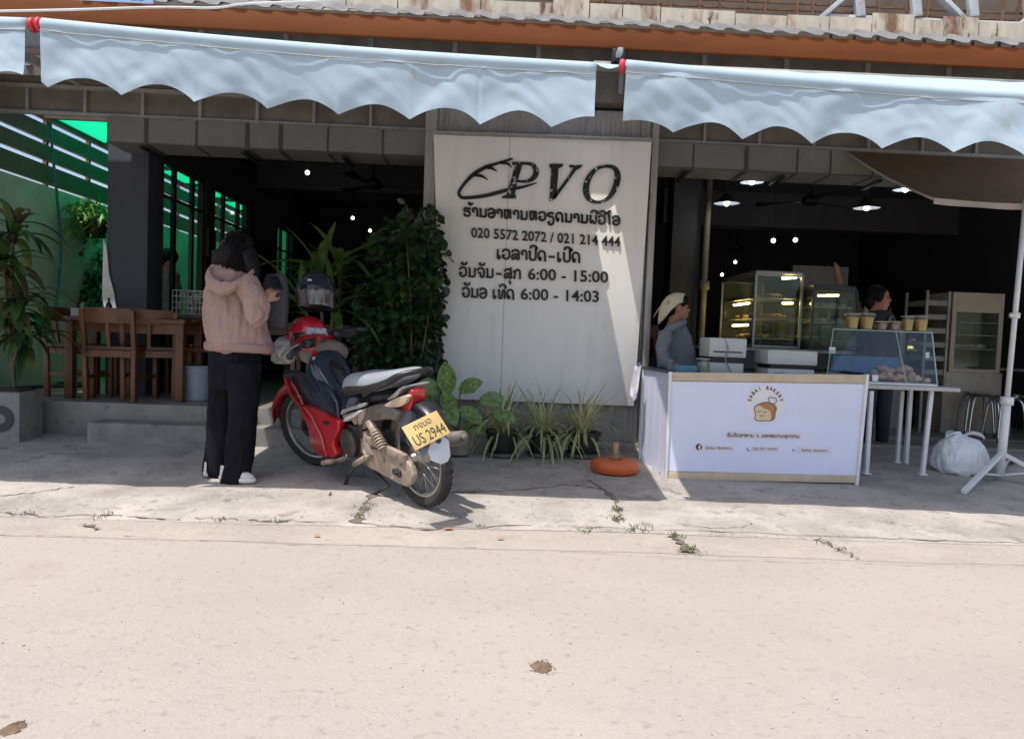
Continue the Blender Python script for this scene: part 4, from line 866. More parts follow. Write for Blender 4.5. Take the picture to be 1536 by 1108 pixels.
for s_, dx, dy, dz in ((.35, -.02, .0, -.075), (.62, -.012, .0, -.055), (.86, 0, .0, -.018), (.97, 0, 0, .004), (1.04, 0, 0, .0), (1.07, -.004, -.004, -.022), (1.03, -.014, -.006, -.055), (.86, -.028, .0, -.088), (.58, -.04, .01, -.112), (.2, -.045, .03, -.122)):
    R_.append([hcn+V((s_*.132*math.cos(t_)+dx, -s_*.105*math.sin(t_)+dy, -s_*.062*math.sin(t_)+dz+.014*math.cos(t_*2)*s_)) for t_ in [2*PI*k/36 for k in range(36)]])
b.loft(R_); sil(b, [(321, 371, 399, .7, -.02), (316, 374, 412, .7, -.05), (322, 366, 424, .5, -.09)], PY, .6, 0, 20)
hd = b.build('hood', M_pink, wo); remesh(hd, .006, 3); wrinkle(hd, .010, 11, (1.3, 1.3, .8), 5); wrinkle(hd, .004, 28, (1, 1, 1), 5)
b = MB(); R_ = []
for py, e in ((514, .002), (515, .008), (519, .010), (524, .009), (527, .002)):
    a, c = W(310, py, PY), W(409, py+1, PY); R_.append(ring(((a.x+c.x)/2, PY, (a.z+c.z)/2), (c.x-a.x)/2+e, (c.x-a.x)/2*.64+e, 40, 0, -.02, .9))
b.loft(R_); b.build('hoodie_hem', mat('pink rib', (.33, .20, .175), .95, var=.05, bump=.3, bs=300, stretch=(1, 1, .1)), wo, True)
# trousers
b = MB()
sil(b, [(314, 391, 516, .66), (313, 391, 535, .68), (314, 390, 560, .68), (315, 387, 585, .62)], PY, .6)
sil(b, [(342, 391, 545, 1.2), (344, 388, 590, 1.15), (343, 384, 640, 1.05), (338, 379, 690, 1.0), (332, 376, 718, 1.05), (330, 373, 724, 1.0)], PY-.055, 1.1)
sil(b, [(314, 360, 545, 1.2), (316, 355, 590, 1.15), (313, 350, 640, 1.05), (308, 346, 690, 1.0), (306, 343, 708, 1.05), (306, 341, 712, 1.0)], PY+.07, 1.1)
tr = b.build('trousers', M_pants, wo); remesh(tr, .008, 4); wrinkle(tr, .014, 5, (1.6, 1.6, .5), 2); wrinkle(tr, .006, 13, (1.5, 1.5, .5), 6)
def shoe(c, yaw, par):
    Rz = Matrix.Rotation(yaw, 3, 'Z'); c = V(c)
    def rr(z, L0, L1, wd, n=20): return [c+Rz @ V(((L0+L1)/2+(L1-L0)/2*math.cos(2*PI*k/n), wd*math.sin(2*PI*k/n)*(1+.12*math.cos(2*PI*k/n)), z)) for k in range(n)]
    b = MB(); b.loft([rr(0, -.075, .170, .042), rr(.012, -.08, .176, .046), rr(.028, -.08, .174, .045)]); so_ = b.build('sole', M_sole, None, True)
    b = MB(); b.loft([rr(.026, -.076, .168, .042), rr(.045, -.074, .158, .041), rr(.062, -.072, .12, .037), rr(.08, -.07, .06, .033), rr(.095, -.066, .02, .03)])
    for k in range(4): p = c+Rz @ V((.05+.022*k, 0, .086-.009*k)); b.bar(p-Rz @ V((0, .022, .004)), p+Rz @ V((0, .022, -.004)), .007, .006)
    s_ = b.build('shoe', M_shoe, par, True); so_.parent = par; so_.data.transform(Matrix.Translation(-fr(par))); return s_
shoe(V((W(348, 722, PY-.055).x-.0, PY-.085, pz(PY-.08)+.012)), math.radians(-12), wo)
shoe(V((W(320, 712, PY+.07).x, PY+.06, pz(PY+.07)+.012)), math.radians(68), wo)
# hair: long locks from the crown
b = MB(); b.ell(hc+V((-.006, 0, .028)), (.102, .098, .098), 20, 14)
Rz = Matrix.Rotation(fy, 3, 'Z')
b.ell(hc+Rz @ V((-.03, 0, -.03)), (.09, .092, .12), 18, 12, Rz); b.loft([ring(W(345, 378, PY), .115, .11, 18), ring(W(350, 395, PY-.01), .115, .10, 18), ring(W(356, 408, PY-.05), .085, .07, 18)])
b.tube(cr([tuple(W(*p)) for p in ((370, 378, PY-.05), (378, 400, PY-.07), (382, 415, PY-.08), (387, 430, PY-.10))], 4), [.06, .06, .058, .055, .05, .047, .044, .04, .036, .03, .024, .017, .01], 12)
b.tube(cr([tuple(W(*p)) for p in ((330, 378, PY-.02), (326, 395, PY-.04), (330, 404, PY-.06))], 4), [.045, .045, .044, .04, .035, .03, .022, .015, .01], 12)
hr = b.build('hair', M_hair, wo); remesh(hr, .008, 2); wrinkle(hr, .006, 26, (1.6, 1.6, .10), 4)
b = MB()
for k in range(340):
    a = rnd(-2.6, 2.6); p = hc+Rz @ V((-.096*math.cos(a*.62), .096*math.sin(a*.62), rnd(-.02, .085))); q = p+V((rnd(-.006, .014), rnd(-.012, .004), -rnd(.08, .15))); b.tube([p+V((0, 0, .01)), (p+q)/2+V((rnd(-.01, .01), -.012, 0)), q], [.0016, .0014, .0006], 4)
b.build('hair_strands', M_hair, wo, True)
# phone in her hands
b = MB(); pc_ = W(413, 424, PY-.03); b.box(pc_, (.072, .010, .150), Matrix.Rotation(math.radians(35), 3, 'Z') @ Matrix.Rotation(math.radians(-55), 3, 'X')); tag(b.build('phone', M_phone, None, bevel=.004), 'black phone held up in the hands of the person in pink', 'phone')
# grey bag hanging from the forearm
b = MB(); gb0 = W(415, 442, PY+.16)
R_ = []
for py, hw, th in ((412, .05, .04), (424, .075, .05), (440, .082, .055), (470, .085, .06), (489, .082, .055), (493, .07, .045)): p = W(412, py, PY+.18); R_.append(ring(p, hw, th, 20, 0, 0, .75))
b.loft(R_); bg_ = b.build('shoulder_bag', mat('dark grey cloth', (.075, .075, .085), .85, var=.15, vs=7, bump=.15, bs=160), None, True); wrinkle(bg_, .012, 9, (1.4, 1.4, .5), 1)
tag(bg_, 'dark grey cloth bag hanging beside the hands of the person in pink', 'bag')
def bust(name, label, hc, yaw, rows, Y, cloth, s=1., skin=M_skin2, ratio=.6, grp=None, base=None, legs=True):
    p = thing(name, label, 'person', base or (hc.x, Y, .14)); b = MB(); head_mesh(b, hc, yaw, s)
    c = b; sil(c, [(r[0]+(r[1]-r[0])*(.0 if i < 1 else .2), r[1]-(r[1]-r[0])*(.0 if i < 1 else .2))+tuple(r[2:]) for i, r in enumerate(rows[:-1])], Y, ratio*.9); bo = b.build('body', skin, p); remesh(bo, .0085, 3)
    b = MB(); sil(b, rows, Y, ratio); cl_ = b.build('top', cloth, p); hip = W((rows[-1][0]+rows[-1][1])/2, rows[-1][2], Y); remesh(cl_, .009, 4); wrinkle(cl_, .016, 7, (1, 1, .6), Y); wrinkle(cl_, .009, 16, (1, 1, .5), Y+3); face_bits(p, hc, yaw, s)
    if legs:
        b = MB()
        for sg in (-1, 1): b.tube([hip+V((sg*.07, 0, .06)), hip+V((sg*.075, 0, -.3)), V((hip.x+sg*.08, Y, p.location.z+.02))], [.085, .07, .055], 14)
        b.build('trousers', M_darkc, p, True)
    return p
# --- seller in the grey sweatshirt with a printed headscarf, turned to the right
YS2 = 6.02; h2 = W(1017, 462, YS2); ya = math.radians(-8)
s1 = bust('person', 'seller in grey sweatshirt and cream printed headscarf standing behind the bakery counter', h2, ya, [(1004, 1022, 483, .9), (998, 1031, 492, .8), (990, 1037, 505, .75), (987, 1041, 525, .75), (986, 1043, 560, .75), (988, 1042, 585, .75), (990, 1040, 592, .7)], YS2, M_greyc, .98)
b = MB(); Rz = Matrix.Rotation(ya, 3, 'Z'); T = lambda x, y, z: h2+Rz @ V((x, y, z))
b.ell(T(-.018, 0, .04), (.099, .082, .082), 18, 12, Rz); b.ell(T(-.06, 0, .0), (.055, .075, .08), 16, 10, Rz); b.ell(T(.055, 0, .06), (.04, .07, .05), 14, 8, Rz); hh = b.build('hair', M_hair, s1); remesh(hh, .008, 2)
b = MB(); b.loft([[T(x-.035*abs(math.cos(a))*k, .093*math.cos(a)*k, z+.085*math.sin(a)*kz-(ex*.05 if math.sin(a) < 0 else 0)) for a in [-ex+(PI+2*ex)*j/20 for j in range(21)]] for x, z, k, kz, ex in ((.055, .045, .80, .80, .0), (.02, .04, .95, .98, .1), (-.03, .03, 1.02, 1.07, .35), (-.075, .015, .95, 1.0, .7), (-.11, -.01, .72, .8, .9), (-.135, -.04, .38, .5, 1.0), (-.15, -.075, .1, .2, 1.0))], caps=False, closed=False)
sc = b.build('headscarf', M_scarf, s1, True); md = sc.modifiers.new('t', 'SOLIDIFY'); md.thickness = .006; md.offset = 1
b = MB(); b.leaf(T(-.13, .0, .03), (-.6, -.1, -.8), .15, .022, .3, 5); b.leaf(T(-.12, .02, -.05), (-.35, .1, -1), .10, .02, .2, 5); b.build('scarf_tail', M_scarf, s1, True)
b = MB(); b.tube(cr([tuple(W(*p)) for p in ((1000, 500, YS2-.14), (994, 525, YS2-.2), (997, 543, YS2-.26), (1012, 546, YS2-.32))], 4), [.06, .06, .058, .056, .055, .053, .052, .05, .048, .046, .043, .04, .036], 14); sl = b.build('sleeve', M_greyc, s1); remesh(sl, .008, 3); wrinkle(sl, .012, 12, off=2)
b = MB(); hand(b, W(1011, 546, YS2-.32), V((1, -.1, -.25)), V((0, -.2, -1)), .95, .5); b.build('hand', M_skin2, s1, True)
b = MB(); b.tube(cr([tuple(W(*p)) for p in ((992, 500, YS2-.1), (1008, 492, YS2-.16), (1024, 484, YS2-.08), (1026, 480, YS2+.02))], 4), [.012+.022*math.sin(PI*k/12) for k in range(13)], 10); hq = b.build('hood', M_greyc, s1); remesh(hq, .008, 3)
# --- another worker half hidden behind the sign edge
YS3 = 6.55; h3 = W(972, 505, YS3)
s2 = bust('person', 'person with reddish brown hair mostly hidden between the sign edge and the grey seller', h3, math.radians(-150), [(962, 982, 525, .9), (958, 992, 533, .7), (956, 996, 560, .7), (958, 994, 580, .7)], YS3, M_darkc, .9)
b = MB(); b.ell(h3+V((.0, 0, .02)), (.095, .092, .1), 18, 12); b.tube(cr([tuple(W(*p)) for p in ((976, 490, YS3-.05), (982, 510, YS3-.07), (984, 526, YS3-.08), (982, 535, YS3-.08))], 4), [.06]*6+[.055, .05, .045, .04, .03, .02, .01], 12); hx_ = b.build('hair', M_hairb, s2); remesh(hx_, .008, 2); wrinkle(hx_, .012, 24, (1.5, 1.5, .15))
# --- second seller behind the glass counter
YS4 = 6.75; h4 = W(1319, 448, YS4)
s3 = bust('person', 'dark haired seller in black top behind the cups on the glass counter', h4, math.radians(-38), [(1308, 1330, 466, .9), (1300, 1338, 473, .75), (1291, 1343, 484, .7), (1287, 1346, 510, .7), (1288, 1345, 560, .7)], YS4, M_darkc, 1.)
b = MB(); Rz = Matrix.Rotation(math.radians(-38), 3, 'Z'); T = lambda x, y, z: h4+Rz @ V((x, y, z)); b.ell(T(-.025, 0, .045), (.1, .088, .085), 18, 12, Rz); b.ell(T(-.07, 0, -.01), (.06, .08, .1), 16, 10, Rz)
for sg in (-1, 1): b.ell(T(.01, sg*.075, .02), (.045, .02, .06), 12, 8, Rz)
hx_ = b.build('hair', M_hair, s3); remesh(hx_, .008, 2)
b = MB(); b.tube(cr([tuple(W(*p)) for p in ((1300, 476, YS4-.12), (1308, 486, YS4-.18), (1318, 492, YS4-.2), (1330, 486, YS4-.18), (1337, 474, YS4-.1))], 4), .012, 8); b.build('apron_strap', mat('olive strap', (.20, .17, .09), .8), s3, True)
# --- diner seated deep in the room by the green window
YS5 = 8.1; h5 = W(254, 389, YS5)
s4 = bust('person', 'diner with dark hair and pale shirt seated by the green window inside', h5, math.radians(-35), [(247, 262, 404, .9), (240, 270, 411, .7), (236, 272, 430, .7), (236, 272, 470, .7)], YS5, mat('pale shirt', (.14, .14, .15), .9), 1., base=(h5.x, YS5, .36), legs=False)
b = MB(); b.ell(h5+V((-.01, .0, .035)), (.105, .098, .09), 16, 10); b.ell(h5+V((-.05, .03, .0)), (.07, .08, .09), 14, 9); b.build('hair', M_hair, s4, True)
b = MB(); lr = []
for yy, z in ((YS5-.05, .82), (YS5-.4, .82)): pass
b.tube([V((h5.x, YS5-.0, .82)), V((h5.x+.25, YS5-.25, .82)), V((h5.x+.27, YS5-.27, .38))], [.09, .07, .05], 10); b.build('legs', M_darkc, s4, True)
# ------------------------------------------------------------------ plants
L_dark = leafmat('dark shrub leaf', (.012, .03, .012), (.04, .085, .03), .32, .12); L_mid = leafmat('green leaf', (.03, .075, .02), (.09, .16, .04), .4, .25)
L_drac = leafmat('corn plant leaf', (.05, .10, .02), (.17, .24, .06), .4, .3); L_dief = leafmat('speckled leaf', (.07, .20, .035), (.36, .44, .17), .4, .3, 34)
L_spY = leafmat('pale leaf edge', (.62, .62, .30), (.82, .78, .46), .45, .3); L_spG = leafmat('green leaf stripe', (.05, .13, .04), (.12, .22, .08), .45, .3)
L_bright = leafmat('bright green leaf', (.09, .22, .03), (.22, .36, .08), .45, .4); L_brown = leafmat('wilted leaf', (.06, .055, .03), (.13, .10, .05), .6, .2)  # L_bright: hanging vine leaves of a brighter green
M_stem = mat('brown stem', (.13, .10, .065), .8, var=.25, vs=14); M_pot = mat('black plastic pot', (.022, .021, .021), .45, var=.2, vs=9); M_cpot = mat('clay pot', (.24, .20, .165), .8, var=.2, vs=8, bump=.2); M_soil = mat('potting soil', (.05, .035, .025), .95, var=.3, vs=40)
M_planter = mat('concrete planter', (.29, .275, .255), .8, var=.2, vs=5, bump=.3, spots=[((.12, .115, .105), 5, .55, .72)])
# big dark shrub: leaves spread through an uneven column
def shrub():
    t = thing('shrub', 'tall dense dark green shrub between the motorbike and the white sign', 'shrub', (W(610, 600, 5.95).x, 5.95, pz(5.95)))
    lobes = [(628, 345, 34, 52), (600, 375, 44, 48), (655, 385, 16, 38), (622, 425, 48, 45), (585, 460, 50, 55), (640, 470, 26, 42), (610, 520, 52, 55), (562, 520, 30, 50), (640, 545, 26, 30), (590, 560, 46, 30)]
    b = MB(); pts = []
    for (px, py, rx, ry) in lobes:
        c = W(px, py, 5.95); sx = rx*5.95/F0; sz = ry*5.95/F0; n = int(470*rx*ry/(44*48))
        for k in range(n):
            while True:
                q = V((rnd(-1, 1), rnd(-1, 1), rnd(-1, 1)))
                if q.length <= 1 and q.length > rnd(0, .85): break
            p = c+V((q.x*sx, q.y*.30, q.z*sz))
            if nz(p, 5.5, 3) < -.22: continue
            if p.y > 6.22 and p.x > -.55: continue
            pts.append(p); d = V((q.x*.8+rnd(-.6, .6), q.y*.5-.45+rnd(-.5, .4), rnd(-.7, .35))); L = rnd(.035, .10)
            b.leaf(p, d, L, L*rnd(.55, .75), rnd(.2, .7), 3, 1 if (rnd(0, 1) > .93 or (abs(px-622) < 5 and q.y < -.1 and rnd(0, 1) > .55)) else 0, side=V((rnd(-1, 1), rnd(-.3, .3), rnd(-.4, .4))))
    b.build('crown', [L_dark, L_mid], t, True)
    b = MB(); g = V((t.location.x, 5.95, pz(5.95)))
    for k in range(16):
        e = random.choice(pts); p0 = g+V((rnd(-.18, .12), rnd(-.1, .1), 0)); m = (p0+e)/2+V((rnd(-.06, .06), rnd(-.06, .06), .1)); b.tube(cr([tuple(p0), tuple(m), tuple(e)], 5), [.011-.0007*i for i in range(11)], 6)
    b.build('stems', M_stem, t, True); return t
shrub()
def corn_plant(name, label, base, heads, mats, grp=None, L=(.32, .55), wd=(.04, .07), n=16, droop=(.6, 1.6)):
    t = thing(name, label, 'plant', base, grp); b = MB(); s = MB()
    for (h, tilt) in heads:
        h = V(h); s.tube(cr([tuple(V(base)), tuple((V(base)+h)/2+V((rnd(-.04, .04), rnd(-.04, .04), 0))), tuple(h)], 5), .014, 7)
        for k in range(n):
            a = 2*PI*k*.382+rnd(-.3, .3); el = rnd(.15, 1.3); up = V((math.cos(a)*math.cos(el), math.sin(a)*math.cos(el), math.sin(el)))
            LL = rnd(*L); b.leaf(h+V((0, 0, rnd(-.12, .06))), up+V(tilt)*.4, LL, rnd(*wd), rnd(*droop), 7, random.randrange(len(mats)), prof=lambda q: max(.04, math.sin(PI*min(1, .12+q*.88))**.6))
    b.build('foliage', mats, t, True); s.build('stem', M_stem, t, True); return t
base = V((W(505, 600, 6.0).x, 5.95, pz(5.95)))
corn_plant('corn_plant', 'corn plant with long arching pale green leaves behind the black helmet', base, [(W(480, 415, 5.9), (-.2, 0, .2)), (W(510, 405, 6.0), (.1, 0, .3)), (W(500, 455, 5.85), (.2, -.1, 0)), (W(455, 450, 5.9), (-.4, 0, 0))], [L_drac, L_drac, L_mid], n=14, L=(.38, .62), wd=(.05, .085))
# left planter with its drooping plant
pl_ = thing('concrete_planter', 'big grey concrete planter at the left edge of the picture', 'planter', (-3.72, 5.75, .07))
x1 = W(29, 640, 5.60).x
b = MB(); b.bb(x1-.72, x1, 5.60, 5.90, .05, .455); b.build('box', M_planter, pl_, bevel=.015)
b = MB(); b.bb(x1-.68, x1-.04, 5.64, 5.86, .456, .47); b.build('soil', M_soil, pl_)
b = MB(); b.lathe([(.04, 0), (.10, 0), (.10, .006), (.04, .006)], (x1-.14, 5.596, .25), (0, -1, 0), 28); b.build('round_mark', M_dark2, pl_)
base = V((x1-.14, 5.76, .47))
t = corn_plant('potted_plant', 'tall leafy plant with broad drooping leaves growing from the concrete planter', base, [(W(20, 345, 5.8), (.2, -.1, .5)), (W(5, 400, 5.75), (.1, -.2, 0)), (W(30, 450, 5.75), (.3, -.2, -.2)), (W(12, 470, 5.7), (0, -.2, -.2)), (W(38, 500, 5.72), (.3, -.2, -.3))], [L_mid, L_drac, L_brown, L_dark], L=(.28, .52), wd=(.045, .085), n=19, droop=(1.2, 2.8))
# passage plants: hanging vine and pot of bright leaves
t = thing('hanging_vine', 'bright green trailing plant hanging beside the blue column in the side passage', 'plant', W(135, 345, 7.9))
b = MB()
for k in range(420):
    px, py = random.gauss(133, 16), 305+abs(random.gauss(0, 1))*26
    if px > 158: continue
    p = W(px, py, 7.9+rnd(-.25, .25)); b.leaf(p, (rnd(-1, 1), rnd(-1, .3), rnd(-.6, .7)), rnd(.08, .17), rnd(.018, .034), rnd(.4, 1.4), 4)
b.build('foliage', L_bright, t, True)
b = MB(); b.lathe([(.09, 0), (.14, .17), (.15, .17), (.15, .19), (.13, .19)], W(143, 356, 7.9), (0, 0, 1), 18); b.build('pot', M_pot, t, 'auto')
t = thing('climbing_plant', 'dark leafy climber covering the passage wall under the hanging plant', 'plant', W(135, 480, 8.3))
b = MB()
for k in range(900):
    px, py = rnd(112, 158), rnd(330, 475)
    if rnd(0, 1) > .5+.5*math.sin(py*.05+px*.08): continue
    p = W(px, py, 8.3+rnd(-.2, .3)); b.leaf(p, (rnd(-1, 1), rnd(-1, .2), rnd(-1, .3)), rnd(.06, .11), rnd(.035, .06), .5, 3, 0 if rnd(0, 1) > .25 else 1)
b.build('foliage', [L_dark, L_mid], t, True)
# pots in front of the sign
def pot(par, c, r, h, m, saucer=True):
    b = MB(); b.lathe([(r*.72, .012), (r*.95, h*.86), (r*1.06, h*.88), (r*1.08, h), (r*.95, h), (r*.9, h*.82)], c, (0, 0, 1), 26); b.build('pot', m, par, 'auto')
    b = MB(); b.lathe([(0, h*.8), (r*.91, h*.83)], c, (0, 0, 1), 20); b.build('soil', M_soil, par)
    if saucer: b = MB(); b.lathe([(0, .002), (r*.95, .002), (r*1.05, .03), (r*.99, .03), (r*.9, .011), (0, .011)], c, (0, 0, 1), 26); b.build('saucer', mat('grey saucer', (.16, .15, .14), .7, var=.2), par, 'auto')
def spider(label, px, py, Y, seed, hgt, grp='potted spider plants under the sign', pr=.135):
    random.seed(seed); c = W(px, py, Y); c.z = pz(Y)+.014; t = thing('spider_plant', label, 'plant', c, grp); ph = .20
    pot(t, c, pr, ph, M_pot); b = MB()
    for k in range(88):
        a = rnd(0, 2*PI); el = rnd(.2, 1.4); d = V((math.cos(a)*math.cos(el), math.sin(a)*math.cos(el)*.7-.1, math.sin(el))); L = rnd(.28, .54)*hgt; wv = rnd(.018, .032)
        p = c+V((rnd(-.04, .04), rnd(-.04, .04), ph*.85)); dr = rnd(.9, 2.7)*(1.2-.38*el)
        for m_, w2, dz in ((0, wv, 0), (1, wv*.36, .0012)):
            pf = lambda q: max(.03, (1-q)**.5*min(1, .45+q*3)); b.leaf(p+V((0, -dz*.5, dz)), d, L, w2, dr, 9, m_, prof=pf)
    b.build('foliage', [L_spY, L_spG], t, True); return t
spider('striped spider plant in a black pot, nearest the speckled broad leaf plant', 752, 688, 5.68, 21, 1.0)
spider('striped spider plant in a black pot between the two other spider plants', 812, 688, 5.72, 22, 1.02, pr=.12)
spider('striped spider plant in a black pot, nearest the orange umbrella base', 872, 690, 5.76, 23, .98, pr=.145)
random.seed(31)
c = W(688, 682, 5.62); c.z = pz(5.62)+.014; t = thing('dieffenbachia', 'broad leaf plant with speckled green leaves in a clay pot behind the yellow plate', 'plant', c)
pot(t, c, .12, .17, M_cpot, False)
b = MB(); s = MB()
for (px, py, dx, dz, L, dr) in [(672, 590, -.1, 1, .24, .2), (660, 588, -.8, .45, .22, .7), (690, 588, .6, .55, .20, .9), (655, 600, -1, .2, .22, .9), (668, 602, .4, -.7, .20, .3), (690, 612, .8, -.35, .20, .5), (668, 628, -.9, -.15, .18, .7), (700, 632, .15, -1, .20, .1), (708, 625, .6, -.6, .16, .5), (740, 620, .9, -.1, .18, .6), (720, 600, .8, .2, .2, .8), (680, 618, -.2, .5, .2, .6)]:
    p = W(px, py, 5.60+rnd(-.1, .06)); d = V((dx, -.45+rnd(-.2, .2), dz)); d.y = rnd(-.45, -.1); d.normalize(); b.leaf(p, d, L*1.1, L*.62, dr*.6, 8, 0, side=d.cross(V((rnd(-.3, .3), -1, rnd(.2, .7)))), fold=.18)
    s.tube(cr([tuple(c+V((0, 0, .15))), tuple((c+p)/2+V((0, 0, .08))), tuple(p)], 5), .006, 6)
b.build('foliage', L_dief, t, True); s.build('stem', M_stem, t, True)
random.seed(5)
# orange umbrella base with its short pole stump
c = G(922, 708); ub = thing('umbrella_base', 'round orange plastic parasol base with a short pole stub, empty', 'umbrella base', c)
M_or = mat('orange plastic', (.62, .125, .03), .42, var=.1, vs=8, spots=[((.35, .09, .04), 7, .6, .75)])
b = MB(); b.lathe([(0, .0), (.165, .0), (.178, .015), (.180, .055), (.170, .075), (.14, .085), (.06, .092), (.05, .075), (0, .075)], c+V((0, 0, .008)), (0, 0, 1), 40)
for k in range(8): a = 2*PI*k/8; b.bar(c+V((.05*math.cos(a), .05*math.sin(a), .098)), c+V((.125*math.cos(a), .125*math.sin(a), .09)), .016, .01)
b.build('weight', M_or, ub, 'auto')
b = MB(); b.tube([c+V((0, 0, .08)), c+V((0, 0, .225))], .021, 12); b.tube([c+V((0, 0, .08)), c+V((0, 0, .13))], .027, 12); b.build('pole_stub', mat('rusty tube', (.40, .24, .16), .6, var=.25, vs=12), ub, True)
# ------------------------------------------------------------------ dining furniture at the left
def chair(name, label, c, yaw, grp, m=M_wood):
    t = thing(name, label, 'chair', (0, 0, 0), grp); L = 1
    for sx in (-1, 1):
        b = MB(); b.bar((sx*.195, -.19, .0), (sx*.20, -.20, .43), .036, .042); b.bar((sx*.20, -.20, .42), (sx*.205, -.255, .76), .036, .036); b.build('rear_leg', m, t, bevel=.004, local=True)
        b = MB(); b.bar((sx*.195, .19, 0), (sx*.195, .19, .425), .036, .036); b.build('front_leg', m, t, bevel=.004, local=True)
        b = MB(); b.bar((sx*.195, -.17, .20), (sx*.195, .17, .20), .018, .03); b.build('stretcher', m, t, local=True)
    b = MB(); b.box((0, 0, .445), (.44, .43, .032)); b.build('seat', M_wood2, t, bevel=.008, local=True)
    b = MB(); b.bb(-.18, .18, -.215, -.195, .37, .425); b.bb(-.18, .18, .185, .205, .37, .425); b.bb(-.21, -.19, -.17, .17, .375, .42); b.bb(.19, .21, -.17, .17, .375, .42); b.build('seat_rail', m, t, local=True)
    b = MB(); b.grid(8, 1, lambda u, v: V((-.19+.38*u, -.245-.02*math.sin(PI*u)-(.01*v), .66+.115*v))); b.grid(8, 1, lambda u, v: V((-.19+.38*u, -.222-.02*math.sin(PI*u)-(.01*v), .66+.115*v)))
    b.add([], []); b2 = MB(); b2.loft([[V((-.19+.38*k/8, -.245-.022*math.sin(PI*k/8)+dy, z)) for dy, z in ((0, .65), (.024, .65), (.015, .775), (-.01, .775))] for k in range(9)]); b2.build('back_rail', m, t, bevel=.003, local=True)
    b = MB(); b.bar((0, -.21, .44), (0, -.245, .66), .03, .016); b.build('splat', m, t, local=True)
    t.location = c; t.rotation_euler = (0, 0, yaw); BASE[t.name] = V(c); return t
FZ = .362
ch = chair('dining_chair', 'brown wooden chair with its back to the street, nearest the slab edge', (W(169, 600, 6.1).x, 6.245, FZ), 0, 'wooden dining chairs')
dup(ch, (W(126, 600, 6.5).x, 6.48, FZ), 'brown wooden chair half hidden behind the left side of the nearest chair', math.radians(-90), 'wooden dining chairs')
dup(ch, (W(232, 600, 6.5).x, 6.42, FZ), 'wooden chair at the right end of the near table, in front of the column', math.radians(20), 'wooden dining chairs')
dup(ch, (W(300, 590, 7.6).x, 7.7, FZ), 'dark wooden chair behind the grey bin', math.radians(60), 'wooden dining chairs')
def table(name, label, x0, x1, y0, y1, top, grp, m=M_wood):
    t = thing(name, label, 'table', ((x0+x1)/2, (y0+y1)/2, FZ), grp)
    b = MB(); b.bb(x0, x1, y0, y1, top-.035, top); b.build('tabletop', m, t, bevel=.006)
    b = MB(); b.bb(x0+.06, x1-.06, y0+.045, y0+.065, top-.125, top-.036); b.bb(x0+.06, x1-.06, y1-.065, y1-.045, top-.125, top-.036); b.build('apron', m, t)
    for sx in (x0+.05, x1-.05):
        for sy in (y0+.05, y1-.05): b = MB(); b.bb(sx-.033, sx+.033, sy-.033, sy+.033, FZ, top-.036); b.build('leg', m, t, bevel=.005)
    return t
table('dining_table', 'brown wooden dining table nearest the street beside the blue column', W(92, 480, 6.17).x, W(277, 480, 6.17).x, 6.17, 6.65, 1.06, 'dining tables')
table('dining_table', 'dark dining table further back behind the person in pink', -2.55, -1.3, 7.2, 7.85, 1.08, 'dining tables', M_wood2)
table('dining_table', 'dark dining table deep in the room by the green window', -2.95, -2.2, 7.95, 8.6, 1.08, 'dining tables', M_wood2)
b = MB(); b.bar((-2.75, 6.62, .80), (-1.7, 6.62, .80), .28, .035); 
for x in (-2.7, -1.78):
    for y in (6.52, 6.72): b.bb(x-.02, x+.02, y-.02, y+.02, FZ, .78)
tag(b.build('wooden_bench', M_wood, None, bevel=.004), 'low brown wooden bench behind the grey bin', 'bench')
c = W(296, 600, 6.40); c.z = FZ; t = thing('plastic_bin', 'pale blue grey plastic bin standing by the legs of the person in pink', 'bin', c)
M_bin = mat('pale blue grey plastic', (.30, .35, .40), .5, var=.06)
b = MB(); b.lathe([(0, .004), (.105, .004), (.132, .30), (.128, .30), (.10, .012), (0, .012)], c, (0, 0, 1), 28); b.build('bucket', M_bin, t, 'auto'); b = MB(); b.lathe([(.130, .285), (.142, .288), (.142, .305), (.128, .305)], c, (0, 0, 1), 28); b.build('rim', M_bin, t, True)
# white condiment basket and other table things
t = thing('basket', 'white wire basket full of cups and packets on the back table', 'basket', W(283, 470, 7.0)); M_wire = mat('white wire', (.5, .5, .48), .5)
b = MB(); x0, x1, y0, z0, z1 = W(262, 472, 7.0).x, W(308, 472, 7.0).x, 6.95, W(283, 471, 7.0).z, W(283, 436, 7.0).z
for k in range(9): x = x0+(x1-x0)*k/8; b.tube([(x, y0, z0), (x, y0, z1)], .004, 5); b.tube([(x, y0+.2, z0), (x, y0+.2, z1)], .004, 5)
for k in range(5): z = z0+(z1-z0)*k/4; b.tube([(x0, y0, z), (x1, y0, z), (x1, y0+.2, z), (x0, y0+.2, z)], .004, 5, closed=True)
b.build('wire_frame', M_wire, t)
b = MB()
for k in range(9): b.box((rnd(x0+.04, x1-.04), rnd(y0+.04, y0+.16), rnd(z0+.04, z1-.03)), (.06, .05, .07), Matrix.Rotation(rnd(0, 3), 3, 'Z'))
b.build('packets', mat('pale packet', (.42, .41, .38), .6, var=.3, vs=6), t, bevel=.006)
b = MB(); b.bb(x0-.1, x1+.25, y0-.05, y0+.5, z0-.05, z0-.004); 
for x in (x0-.05, x1+.2): b.bb(x-.02, x+.02, y0, y0+.04, FZ, z0-.052); b.bb(x-.02, x+.02, y0+.42, y0+.46, FZ, z0-.052)
tag(b.build('side_table', M_wood2, None, bevel=.004), 'dark side table carrying the white wire basket', 'table')
